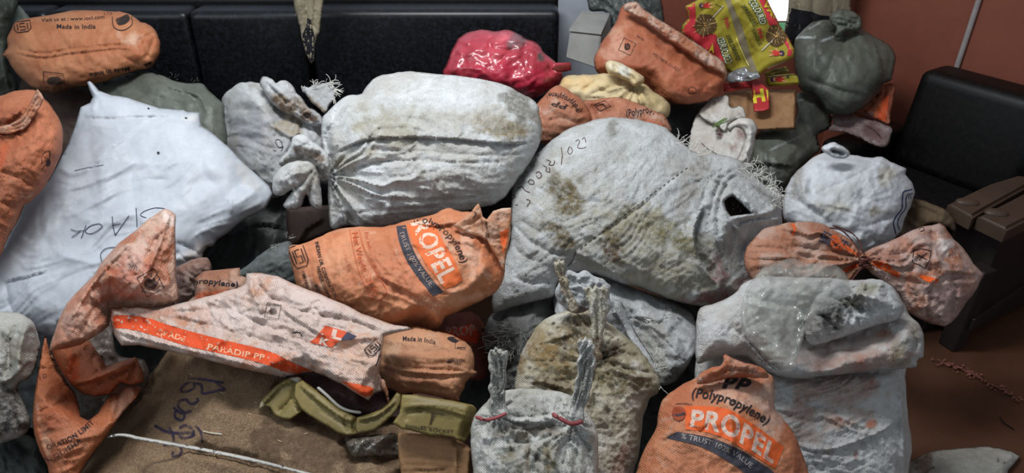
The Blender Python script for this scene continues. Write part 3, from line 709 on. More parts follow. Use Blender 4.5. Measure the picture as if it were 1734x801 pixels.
# flat printed sack with the red stripe, centre left
M34 = orange(34, (206, 152, 120), (196, 128, 94), (212, 194, 184), .40, rough=.42, bump=.6, spec=.5)
CRM = (214, 178, 160)
thing('printed_sack', 'flattened pale pink sack with a red lettered stripe along its lower edge', 'sack', [
 soft('hanging_thread', [(645, 642), (652, 646), (655, 655), (658, 668), (662, 690), (656, 680), (650, 664), (644, 655)], 1.57, orange(35), T=.01, s=2.4),
 soft('body', [(187, 521), (200, 522), (236, 519), (262, 523), (303, 514), (364, 498), (402, 488), (415, 481), (417, 462), (440, 462), (470, 467), (497, 481), (541, 498), (582, 514), (612, 531), (640, 541), (668, 551), (690, 553), (700, 558), (668, 564), (651, 570), (646, 598), (642, 632), (651, 650), (648, 662), (632, 668), (624, 679), (609, 669), (578, 650), (555, 640), (531, 630), (505, 636), (481, 641), (435, 630), (371, 615), (303, 598), (236, 584), (206, 585), (194, 568), (187, 545)], 1.66, M34, smooth=False, T=.04, Tb=.02, flat=.8, R=12, tilt=(-.02, -.10), s=3,
  crum=[(34, .010), (14, .002)], wr=[(18, 60, 14, .004), (75, 40, 12, .003)],
  st=[('r', [(418, 470), (430, 500), (446, 530)], 5, .010), ('v', [(200, 526), (300, 528), (400, 520)], 5, .008), ('s', [(430, 555), (500, 575), (560, 600), (640, 610)], 8, -.012), ('v', [(260, 535), (340, 548), (440, 575), (540, 610)], 4, .006), ('s', [(470, 520), (530, 560), (560, 575)], 5, .008), ('v', [(470, 510), (520, 530), (600, 545), (650, 566)], 5, .008), ('r', [(560, 578), (610, 572), (650, 570)], 6, .010), ('v', [(500, 470), (530, 520), (560, 545)], 4, .005), ('v', [(612, 660), (628, 640), (640, 600)], 4, .007), ('s', [(190, 560), (240, 575), (330, 598), (430, 622)], 4, .008), ('v', [(390, 500), (405, 530), (470, 560)], 6, .008), ('v', [(440, 480), (460, 505), (520, 520)], 4, .006)],
  stains=[(520, 510, 80, 26, 20, (212, 192, 184), .5), (300, 532, 80, 10, 5, (176, 110, 78), .5), (600, 610, 40, 40, 0, (206, 158, 128), .5), (370, 530, 60, 20, 10, (212, 196, 190), .5)],
  prints=[band([(186, 534), (219, 534), (253, 539), (287, 551), (337, 565), (405, 582), (440, 590), (470, 600), (490, 612), (531, 629)], [(188, 556), (219, 557), (263, 569), (320, 587), (371, 598), (440, 614), (481, 629), (500, 634), (512, 633), (524, 631)], (208, 78, 40), .14),
   T_('GRADE', [(265, 567), (290, 572), (312, 579)], h=9, col=(224, 172, 138), bold=.02, worn=.1), T_('PARADIP PP', [(351, 591), (400, 601), (447, 610)], h=9.5, col=(224, 172, 138), bold=.02, worn=.1),
   T_('UTILITY', [(474, 628), (490, 631), (508, 633)], h=12, col=(190, 70, 40), bold=.0, worn=.4),
   P_([(524, 580), (535, 571), (551, 551), (588, 562), (575, 577), (562, 588)], (204, 84, 52), .2), P_([(588, 562), (604, 569), (596, 576), (576, 577)], (62, 62, 78), .25), T_('L', [(560, 571), (578, 576)], h=14, col=WHT, bold=.06, worn=.2), T_('K', [(540, 581), (556, 587)], h=11, col=WHT, bold=.05, worn=.25),
   P_([(578, 646), (604, 650), (628, 655), (633, 660), (629, 670), (618, 672), (606, 667)], (206, 82, 42), .2), L_([(495, 564), (506, 563), (512, 570)], 2, INK, .15)]
   + isi(632, 590, 26, 17, -42)+emblem(462, 526, 24, 12, seed=5)+[L_([(636, 620), (640, 610), (644, 600)], 2, INK, .3)]),
])
# tan block sack "Made in India"
M35 = orange(36, (206, 150, 112), (190, 128, 90), (206, 172, 148), .6, bump=.45)
thing('printed_sack', 'tan block-shaped sack with small lettering on top, right of the flattened sack', 'sack', [
 soft('body', [(651, 568), (668, 560), (690, 556), (706, 552), (733, 560), (754, 564), (781, 575), (797, 588), (802, 600), (803, 614), (803, 626), (808, 630), (800, 638), (790, 646), (786, 658), (779, 672), (777, 680), (756, 676), (733, 670), (700, 666), (679, 667), (664, 660), (652, 655), (645, 640), (640, 620), (643, 595)], 1.72, M35, T=.08, flat=.65, R=26, tilt=(-.02, -.08), s=3,
  crum=[(28, .005)], wr=[(10, 50, 9, .003)],
  st=[('v', [(642, 613), (690, 622), (745, 626), (800, 630)], 3, .008), ('r', [(642, 618), (690, 628), (745, 632), (805, 630)], 3, .006), ('v', [(642, 623), (690, 634), (745, 640), (795, 636)], 3, .008), ('r', [(645, 602), (700, 606), (800, 606)], 8, .006), ('s', [(651, 570), (648, 600), (645, 640)], 5, -.004), ('v', [(680, 650), (720, 655), (770, 665)], 5, .005)],
  prints=[T_('Made in India', [(682, 577), (710, 578), (737, 583)], h=8, col=INK, bold=.02, worn=.25), T_('GREEN', [(768, 614), (788, 613)], h=5, col=INK, bold=.04, worn=.3), L_([(758, 610), (768, 608), (762, 614), (756, 613), (766, 611)], 1.6, INK), L_(rot_rect(780, 584, 18, 14, 10), 1, INK, .3, False, True), P_([(757, 572), (768, 570), (777, 577), (770, 580), (762, 577)], INK, .25, True), L_([(774, 588), (788, 589)], 1.4, INK)]
  +[L_([(636, 606), (642, 596)], 1.6, INK)],
  stains=[(700, 655, 60, 14, 5, (140, 86, 58), .5), (660, 590, 14, 30, 0, (214, 180, 150), .4)]),
])
# tall opened orange sack at the left
M33 = orange(33, (200, 128, 96), (178, 100, 66), (208, 172, 152), .48, rough=.4, spec=.5)
M33b = orange(32, (196, 116, 76), (172, 88, 52), (190, 140, 112), .62, rough=.5)
thing('printed_sack', 'half-empty orange sack standing crumpled at the left with its mouth sagging open', 'sack', [
 soft('upper_fold', [(280, 353), (289, 356), (298, 363), (297, 400), (298, 430), (298, 467), (303, 507), (284, 518), (262, 522), (236, 521), (208, 521), (190, 530), (184, 552), (160, 570), (137, 584), (120, 588), (101, 592), (82, 595), (85, 582), (92, 566), (101, 538), (112, 515), (124, 500), (140, 484), (158, 467), (176, 440), (200, 412), (229, 390), (250, 371)], 1.76, M33, smooth=False, T=.09, flat=.2, tilt=(.02, -.05), s=3,
  crum=[(30, .010), (13, .003)], wr=[(-42, 60, 10, .004)],
  st=[('s', [(290, 360), (270, 420), (240, 480), (200, 520)], 8, -.012), ('v', [(284, 358), (250, 380), (215, 420), (170, 470), (130, 530), (100, 580)], 6, .010), ('r', [(240, 390), (190, 440), (150, 490), (110, 560)], 8, .015), ('v', [(297, 380), (270, 400), (245, 440)], 4, .008), ('s', [(150, 500), (185, 530), (130, 580)][:2], 5, .01), ('v', [(180, 500), (215, 508), (270, 505)], 6, .008), ('v', [(132, 575), (150, 540), (170, 500)], 5, .012)],
  stains=[(280, 366, 24, 12, 20, (226, 206, 196), .8), (210, 470, 40, 26, -45, (170, 72, 40), .5), (245, 420, 40, 16, -50, (214, 180, 164), .5), (130, 545, 26, 40, 20, (196, 142, 120), .5), (225, 450, 14, 10, 0, (90, 60, 50), .5)],
  prints=[L_(rot_rect(255, 479, 33, 37, -28), 1.3, INK, .25, False, True), P_([(246, 476), (252, 470), (257, 473), (261, 469), (264, 475), (269, 478), (265, 484), (262, 490), (252, 491), (245, 484)], (72, 52, 48), .34, True), L_([(262, 470), (266, 463)], 1.4, INK), L_([(267, 475), (272, 470)], 1.4, INK), L_([(256, 469), (256, 462)], 1.4, INK), L_([(240, 493), (262, 497)], 1.2, INK)]+[L_([(218+i*5, 444+(-1)**i*3), (224+i*4, 452), (220+i*5, 458)], 1.6, INK, .4) for i in range(3)]),
 soft('inner_fold', [(86, 588), (104, 572), (128, 562), (150, 574), (166, 598), (180, 620), (205, 612), (230, 604), (243, 629), (245, 646), (225, 652), (204, 648), (186, 668), (160, 672), (140, 668), (122, 652), (106, 632), (92, 606)], 1.84, M33b, smooth=False, T=.05, s=2.8, flat=.2, tilt=(0, -.05), crum=[(24, .008)], st=[('r', [(118, 650), (160, 640), (200, 622), (232, 606)], 5, .02), ('s', [(120, 654), (165, 644), (205, 628), (236, 612)], 6, .016), ('v', [(130, 600), (122, 630), (120, 650)], 5, .012), ('v', [(230, 608), (222, 635), (215, 650)], 4, .01)], stains=[(125, 620, 10, 24, 0, (206, 84, 36), .6)]),
 soft('lower_body', [(77, 564), (80, 580), (88, 600), (98, 620), (112, 645), (128, 668), (135, 690), (136, 705), (150, 712), (164, 700), (180, 676), (198, 655), (215, 652), (240, 655), (232, 672), (209, 698), (169, 752), (148, 780), (135, 803), (120, 860), (96, 860), (80, 788), (68, 764), (58, 735), (55, 712), (56, 686), (62, 643), (69, 598)], 1.72, M33b, smooth=False, T=.07, flat=.2, R=25, tilt=(0, -.06), s=3,
  crum=[(30, .006)], wr=[(-20, 50, 12, .004)],
  st=[('v', [(62, 665), (80, 655), (108, 640)], 4, .008), ('v', [(60, 700), (85, 690), (125, 670)], 4, .008), ('r', [(60, 640), (58, 700), (66, 750), (84, 790)], 6, .010), ('v', [(190, 660), (186, 690), (170, 730)], 2.5, .008), ('v', [(202, 656), (200, 690), (188, 715)], 2.5, .008), ('s', [(78, 570), (95, 620), (125, 670), (134, 705)], 6, -.012)],
  stains=[(210, 680, 14, 24, 30, (208, 162, 138), .5), (75, 740, 6, 40, -14, (214, 170, 140), .5)],
  prints=[T_('ORATION LIMIT', [(80, 762), (110, 752), (134, 738), (160, 717)], h=9, col=INK, bold=.02, worn=.3), T_('A, ODISHA', [(74, 784), (104, 771), (140, 748)], h=8, col=INK, bold=.02, worn=.32), T_('INDIA', [(90, 784), (104, 776)], h=7, col=INK, worn=.4), T_('1 1 O', [(62, 646), (80, 638)], h=7, col=(96, 62, 56), worn=.3)]),
 soft('inside', [(90, 560), (140, 545), (185, 540), (200, 600), (245, 610), (250, 650), (205, 700), (150, 730), (120, 690), (95, 620)], 1.95, fabric('clear_liner', (120, 108, 98), (92, 82, 76), (140, 130, 122), .5, rough=.25, bump=.5, spec=.6), T=.04, s=4, crum=[(26, .012)], label='crumpled greyish liner'),
])
thing('clear_wrap', 'scrap of clear shiny wrapping on the jute sack beside the brown carton', 'wrap', [
 soft('wrap', [(588, 742), (620, 738), (655, 734), (672, 738), (674, 770), (640, 772), (600, 776), (590, 764)], 1.52, M_tape, T=.012, Tb=.004, flat=.6, R=8, s=2.6, crum=[(14, .010)])])
thing('dark_bundle', 'very dark maroon bundle lying inside the torn olive carton', 'bundle', [
 soft('body', [(480, 636), (560, 630), (640, 640), (690, 650), (700, 700), (640, 710), (560, 700), (500, 680)], 1.66, fabric('dark_maroon', (70, 46, 46), (52, 36, 36), None, rough=.6, bump=.4), T=.04, s=4, tilt=(0, -.06), crum=[(24, .008)])])
# jute sack, bottom left
M_jute = fabric('jute_weave', (168, 140, 112), (150, 124, 98), (176, 150, 122), .6, rough=.95, bump=1.0, bscale=260, weave=150, crease=.2, spec=.08, fine=(.6, 1.25), seed=4)
PUR = (54, 46, 68)
kx = lambda q: [(x/2.966, 531+y/2.966) for x, y in q]
thing('jute_sack', 'large brown jute sack with purple handwriting filling the bottom left foreground', 'sack', [
 soft('body', [(285, 594), (300, 590), (350, 596), (450, 606), (560, 630), (640, 645), (700, 670), (720, 740), (720, 900), (400, 915), (96, 890), (118, 830), (140, 795), (169, 750), (202, 703), (236, 658), (264, 622)], 1.66, M_jute, T=.12, flat=.6, R=60, tilt=(-.01, -.105), s=3.6, Tb=.1,
  crum=[(70, .010)], wr=[(15, 120, 40, .005)], st=[('v', [(300, 650), (288, 690), (250, 730)], 10, .006), ('r', [(285, 600), (240, 660), (180, 745)], 8, .008)],
  stains=[(560, 740, 120, 60, 0, (84, 68, 54), .55), (400, 660, 120, 30, 8, (96, 76, 58), .4)],  # right side darkened: weaker light there is put into the colour
  prints=[L_(kx(q), w*1.35, PUR, .38) for q, w in [
   ([(945, 325), (1010, 330), (1125, 348)], 3.2), ([(905, 388), (925, 358), (965, 345), (975, 370), (940, 392), (905, 390)], 3.2), ([(970, 350), (1010, 358), (1015, 400), (1060, 395), (1130, 378)], 3.2), ([(1080, 345), (1130, 378)], 2.4),
   ([(870, 470), (910, 500), (960, 488)], 3.2), ([(885, 480), (878, 520), (915, 535), (925, 500), (895, 470), (900, 440), (940, 430)], 3.2), ([(935, 432), (960, 455), (995, 438), (985, 425)], 3.0),
   ([(775, 562), (830, 590), (890, 600), (960, 598), (975, 615)], 3.6), ([(850, 572), (872, 620), (868, 650)], 3.6), ([(900, 575), (930, 560), (965, 580), (970, 610), (920, 625), (890, 600)], 3.0), ([(980, 560), (1010, 600), (1015, 650)], 2.6),
   ([(870, 690), (868, 715), (895, 712), (912, 690), (900, 660), (860, 655), (820, 660)], 3.6)]]
   +[L_([(x, y), (x+6, y+r_)], 1.1, (176, 158, 122), .1, False) for x, y, r_ in ((320, 632, 3), (372, 664, 2), (345, 730, 1), (352, 731, 3), (330, 690, -3), (420, 700, 2), (470, 745, 3), (515, 735, -2), (400, 640, -4), (430, 680, 2))]+[L_([(344, 730), (358, 733), (376, 735)], 2, (186, 180, 166), .05)])])

# ================================================================ second row
M32 = white(33, (196, 199, 200), (172, 172, 170), (208, 212, 214), bump=.75)
M30 = white(30, (204, 200, 184), (182, 174, 150), (210, 208, 200), bump=.75)
thing('tied_sack', 'tall mud-stained sack tied twice at the neck, right of and behind the two-eared sack', 'sack', [
 soft('ear', [(938, 450), (937, 441), (943, 444), (945, 436), (949, 442), (955, 440), (957, 450), (955, 460), (962, 475), (966, 492), (975, 508), (980, 520), (976, 529), (966, 528), (957, 508), (949, 490), (946, 472), (941, 462)], 1.66, M30, T=.010, s=2, rag=1.5, flat=1, R=5, wr=[(70, 50, 4, .006)], st=[('v', [(947, 446), (955, 480), (970, 520)], 2.4, .008)], stains=[(960, 490, 12, 50, -20, (150, 132, 108), .6)]),
 soft('ear', [(992, 500), (990, 490), (998, 486), (1003, 490), (1008, 482), (1014, 487), (1021, 484), (1024, 490), (1030, 492), (1028, 508), (1031, 520), (1026, 540), (1025, 555), (1021, 568), (1022, 582), (1018, 592), (1019, 606), (1008, 611), (1004, 598), (1004, 584), (1000, 562), (1001, 548), (996, 530), (997, 514)], 1.64, M30, T=.010, s=2, rag=1.5, flat=1, R=6, wr=[(88, 60, 5, .006)], st=[('v', [(1010, 500), (1012, 550), (1011, 600)], 3, .005)], stains=[(1010, 590, 14, 26, 0, BRN, .7)]),
 soft('neck_ruffle', [(940, 492), (946, 478), (955, 468), (962, 458), (978, 462), (990, 458), (1006, 468), (1022, 474), (1034, 486), (1032, 505), (1036, 520), (1026, 532), (1008, 528), (996, 526), (984, 530), (966, 528), (954, 520), (944, 508)], 1.70, M32, T=.015, flat=.8, R=8, s=2.2, rag=1.4, crum=[(14, .010)], wr=[(80, 30, 7, .005)], stains=[(980, 526, 24, 6, 0, (96, 70, 60), .7)]),
 soft('body', [(872, 659), (874, 632), (884, 595), (895, 574), (906, 556), (918, 544), (942, 531), (968, 524), (990, 522), (1010, 535), (1035, 550), (1062, 572), (1083, 590), (1098, 611), (1112, 632), (1118, 648), (1113, 666), (1100, 676), (1094, 692), (1088, 716), (1082, 767), (1072, 801), (1066, 880), (1000, 890), (930, 880), (890, 760), (876, 700)], 1.68, M30, T=.12, flat=.3, R=50, tilt=(0, -.06), s=3,
  fans=[(974, 522, 26, .014, 110), (1015, 610, 24, .016, 120)], crum=[(24, .007), (13, .004)], bumps=[(925, 610, 35, 45, 20, .02)],
  st=[('s', [(905, 585), (940, 576), (975, 565)], 4, .008), ('v', [(900, 650), (930, 655), (968, 668)], 5, .014), ('r', [(905, 646), (935, 650), (975, 662)], 6, .014), ('v', [(1015, 612), (1050, 622), (1108, 632)], 3, .012), ('r', [(1030, 622), (1070, 636), (1108, 640)], 4, .010), ('v', [(1015, 615), (1005, 650), (1008, 700)], 4, .012), ('v', [(1015, 605), (1045, 590), (1070, 582)], 3, .008), ('v', [(1025, 690), (1035, 715), (1048, 742)], 3, .006), ('s', [(1060, 575), (1085, 605), (1112, 640)], 4, -.01), ('v', [(975, 525), (955, 545), (915, 552)], 3, .008)],
  stains=[(1000, 640, 90, 70, 0, (150, 138, 106), .5), (940, 600, 50, 46, 10, (128, 104, 64), .9), (930, 650, 40, 12, 8, (92, 70, 44), .8), (985, 545, 40, 22, 0, (110, 92, 60), .8), (1060, 650, 50, 26, 20, MUD, .75), (1080, 600, 30, 16, 30, (140, 128, 96), .6), (1030, 600, 26, 18, 0, (92, 76, 54), .8), (920, 570, 30, 16, 0, (146, 128, 92), .6), (955, 590, 8, 20, 10, (80, 62, 42), .7), (1020, 720, 30, 40, 0, (132, 122, 100), .5), (1050, 785, 12, 30, 20, (140, 100, 86), .6)]),
], )
# big standing white sack with cuff, and the clear bag on it
M_clear, t_, b_ = nt('clear_film'); setp(b_, Roughness=.07, Specular_IOR_Level=1.0); b_.inputs['Base Color'].default_value = (.48, .49, .44, 1)
_v = ocoord(t_); t_.links.new(ramp(t_, noise(t_, 14, 4, .6, _v, .5), .35, .75, .16, .62), b_.inputs['Alpha'])
_bp = t_.nodes.new('ShaderNodeBump'); _bp.inputs['Strength'].default_value = .9; _bp.inputs['Distance'].default_value = .006
t_.links.new(noise(t_, 16, 3, .5, _v, .8), _bp.inputs['Height']); t_.links.new(_bp.outputs[0], b_.inputs['Normal'])
thing('clear_bag', 'crumpled clear plastic bag lying on the mouth of the standing white sack', 'bag', [
 soft('film', [(1262, 492), (1276, 470), (1295, 452), (1320, 441), (1345, 437), (1372, 446), (1400, 446), (1425, 455), (1437, 472), (1441, 497), (1420, 508), (1396, 520), (1372, 545), (1360, 575), (1352, 600), (1347, 622), (1330, 630), (1312, 612), (1288, 596), (1268, 576), (1256, 550), (1256, 520)], 1.66, M_clear, T=.03, Tb=.01, flat=.5, R=20, s=3, tilt=(0, -.05), crum=[(44, .022), (18, .004)], wr=[(70, 40, 12, .006)])])
M27 = white(27, (200, 200, 198), (184, 178, 172), (206, 208, 208), bump=.7)
thing('woven_sack', 'big upright white sack with a rolled cuff and rusty stains, standing at the right', 'sack', [
 soft('mouth_frill', [(1375, 512), (1395, 492), (1425, 478), (1442, 488), (1465, 474), (1490, 474), (1510, 486), (1530, 516), (1520, 540), (1480, 552), (1440, 566), (1400, 580), (1372, 584), (1362, 560)], 1.72, M27, T=.05, s=2.8, flat=.3, crum=[(18, .014)], fans=[(1440, 515, 12, .016, 60)],
  st=[('v', [(1380, 530), (1400, 540), (1420, 560)], 4, .02), ('v', [(1425, 500), (1450, 520), (1490, 530)], 4, .02), ('r', [(1440, 495), (1480, 505), (1510, 520)], 6, .016), ('v', [(1405, 500), (1430, 515), (1445, 545)], 5, .02)],
  stains=[(1400, 535, 26, 20, 20, (58, 56, 50), .9), (1440, 510, 30, 12, 20, (110, 104, 84), .7), (1470, 490, 20, 10, 0, (140, 134, 110), .7)]),  # darkest patch, inside the frill, is shade put into the colour
 soft('cuff', [(1180, 540), (1186, 522), (1205, 515), (1240, 500), (1262, 478), (1300, 468), (1345, 470), (1390, 470), (1440, 474), (1483, 474), (1510, 484), (1530, 512), (1540, 533), (1556, 548), (1564, 566), (1565, 590), (1562, 606), (1554, 610), (1552, 621), (1533, 624), (1500, 626), (1431, 633), (1363, 640), (1323, 638), (1290, 622), (1262, 604), (1225, 604), (1196, 612), (1180, 614), (1178, 575)], 1.76, M27, T=.10, flat=.45, R=36, tilt=(0, -.05), s=3.2,
  crum=[(40, .006)], wr=[(-4, 90, 10, .0035)],
  st=[('s', [(1240, 556), (1275, 590), (1300, 618), (1325, 634)], 6, -.014), ('v', [(1262, 585), (1290, 612), (1316, 633)], 4, .01), ('v', [(1540, 545), (1552, 575), (1548, 600)], 4, .014), ('r', [(1400, 560), (1460, 556), (1530, 545)], 10, .008), ('v', [(1380, 600), (1450, 590), (1530, 596)], 5, .006)],
  stains=[(1430, 615, 60, 16, -4, RUST, .55), (1500, 606, 50, 14, 0, RUST, .45), (1496, 568, 10, 6, 0, (170, 84, 50), .8), (1430, 590, 100, 40, -6, (186, 158, 146), .5), (1525, 600, 14, 20, 0, (140, 126, 100), .6), (1550, 565, 5, 24, -10, (130, 120, 96), .6)]),
 soft('body', [(1182, 600), (1240, 590), (1320, 606), (1420, 612), (1530, 612), (1533, 640), (1536, 680), (1538, 716), (1543, 735), (1544, 765), (1538, 801), (1532, 900), (1380, 920), (1190, 900), (1180, 700)], 1.80, M27, T=.12, flat=.4, R=50, tilt=(0, -.03), s=3.2,
  crum=[(50, .006)], wr=[(12, 120, 12, .005), (-22, 90, 10, .004)],
  st=[('s', [(1353, 756), (1375, 764), (1410, 762), (1450, 750), (1500, 728), (1532, 700)], 6, .012), ('v', [(1312, 690), (1340, 705), (1390, 715)], 4, .006), ('v', [(1325, 660), (1380, 690), (1450, 700), (1520, 680)], 5, .006), ('v', [(1400, 650), (1450, 660), (1530, 640)], 4, .006), ('r', [(1526, 630), (1526, 700), (1532, 801)], 4, .01), ('v', [(1400, 801), (1370, 780), (1350, 765)], 4, .006), ('s', [(1385, 801), (1372, 780), (1358, 764)], 4, .004)],
  stains=[(1400, 660, 80, 40, 10, (176, 146, 134), .6), (1360, 700, 60, 26, 8, (170, 138, 124), .5), (1480, 650, 20, 10, -10, RUST, .6), (1478, 718, 16, 8, -10, (186, 116, 84), .7), (1415, 714, 12, 7, 10, RUST, .7), (1350, 740, 60, 20, 10, (150, 122, 110), .5), (1450, 770, 4, 10, 0, RUST, .5)]),
])
# middle orange sack
M29 = orange(30, (212, 138, 96), (198, 116, 74), (212, 174, 150), .6, bump=.35)
FAD = (190, 92, 58)
thing('printed_sack', 'orange sack in the middle of the pile with its lettering turned sideways', 'sack', [
 soft('mouth_flap', [(804, 352), (811, 344), (815, 352), (818, 366), (824, 372), (835, 357), (850, 352), (865, 351), (867, 370), (866, 393), (862, 418), (856, 440), (853, 462), (842, 440), (834, 425), (826, 408), (815, 402), (795, 396), (775, 388), (768, 380), (790, 365)], 1.80, orange(31, (212, 158, 120), (198, 130, 92), (214, 188, 168), .5), smooth=False, T=.012, flat=.8, R=6, s=2.2, rag=1.2, tilt=(-.02, 0),
  crum=[(20, .005)], st=[('s', [(812, 346), (818, 375), (822, 405)], 4, .012), ('v', [(822, 372), (826, 395), (830, 415)], 4, .016), ('v', [(843, 356), (846, 395), (853, 450)], 2.5, .006), ('v', [(780, 384), (800, 378), (816, 362)], 5, .006)],
  prints=[P_([(846, 394), (862, 386), (860, 402), (856, 418), (852, 430), (848, 410)], ORG, .2), L_([(790, 364), (800, 357), (806, 362), (800, 370)], 1.6, INK, .3)]),
 soft('body', [(489, 419), (511, 413), (538, 402), (575, 388), (605, 384), (649, 384), (686, 374), (733, 363), (760, 352), (777, 358), (800, 360), (822, 378), (842, 400), (852, 430), (855, 460), (851, 478), (836, 498), (801, 515), (771, 530), (754, 538), (740, 556), (700, 556), (660, 550), (620, 545), (560, 520), (510, 495), (501, 480), (494, 450)], 1.86, M29, T=.12, flat=.25, R=60, tilt=(-.01, -.06), s=3.1,
  crum=[(55, .008), (24, .0025)], wr=[(75, 50, 14, .003), (20, 60, 14, .003)],
  st=[('s', [(700, 378), (735, 384), (770, 380), (800, 392)], 5, .012), ('v', [(775, 405), (800, 420), (850, 462)], 5, .006), ('s', [(640, 468), (680, 490), (735, 520), (770, 528)], 7, .01), ('v', [(740, 496), (790, 500), (845, 488)], 5, .006), ('v', [(662, 480), (700, 500), (760, 525)], 5, .007), ('v', [(605, 385), (612, 420), (630, 470)], 5, .004), ('v', [(820, 400), (812, 430), (808, 500)], 5, .006), ('r', [(745, 500), (790, 490), (830, 440)], 8, .008)],
  stains=[(560, 430, 50, 30, 0, (216, 150, 112), .4), (700, 480, 60, 30, 20, (190, 110, 76), .4), (760, 510, 60, 14, -10, (214, 162, 132), .5), (800, 440, 20, 40, -20, (214, 180, 156), .5)],
  prints=[band([(671, 383), (676, 410), (688, 440), (708, 470), (733, 501)], [(687, 381), (694, 408), (707, 437), (727, 467), (751, 495)], NAV, .16),
   P_([(689, 381), (735, 381), (750, 408), (768, 437), (776, 455), (784, 474), (770, 484), (754, 489), (738, 470), (720, 446), (700, 412)], (214, 106, 58), .22),
   T_('ROPEL', [(696, 378), (712, 412), (728, 444), (748, 481)], top=[(722, 372), (742, 404), (758, 434), (775, 466)], col=(220, 190, 170), bold=.03, worn=.27),
   T_('(Polypropylene)', [(700, 372), (738, 386), (766, 412), (782, 446)], h=12, col=BLK, bold=.02, shear=.1, worn=.3),
   T_('TRUST 100% VALUE', [(676, 392), (686, 420), (702, 450), (728, 484)], top=[(683, 390), (693, 417), (709, 446), (735, 479)], col=(170, 150, 138), bold=.0, worn=.34),
   T_('INDIAN OIL CORPORATION', [(533, 410), (541, 445), (553, 480), (566, 505)], h=6.5, col=INK, bold=.015, worn=.26), T_('PARADIP, ODISHA', [(535, 452), (543, 478), (556, 505)], h=6, col=INK, bold=.015, worn=.26), T_('INDIA', [(532, 484), (540, 506)], h=6, col=INK, bold=.015, worn=.28), T_('YIMI NO.', [(510, 458), (514, 474), (520, 488)], h=5, col=INK, worn=.32),
   T_('Net Weight : 25 Kg', [(596, 394), (604, 430), (616, 468), (634, 502)], h=10, col=FAD, bold=.02, worn=.3), T_('For Industrial use Only', [(617, 394), (626, 430), (640, 475)], h=7, col=FAD, bold=.0, worn=.36), L_([(592, 388), (600, 430), (612, 470), (634, 508), (655, 494), (636, 460), (616, 420), (608, 388)], 1.3, FAD, .3), T_('Lot No. 16 (1KV)', [(577, 416), (587, 448), (600, 480)], h=6, col=FAD, worn=.44)]+isi(506, 434, 26, 38, -20)),
])
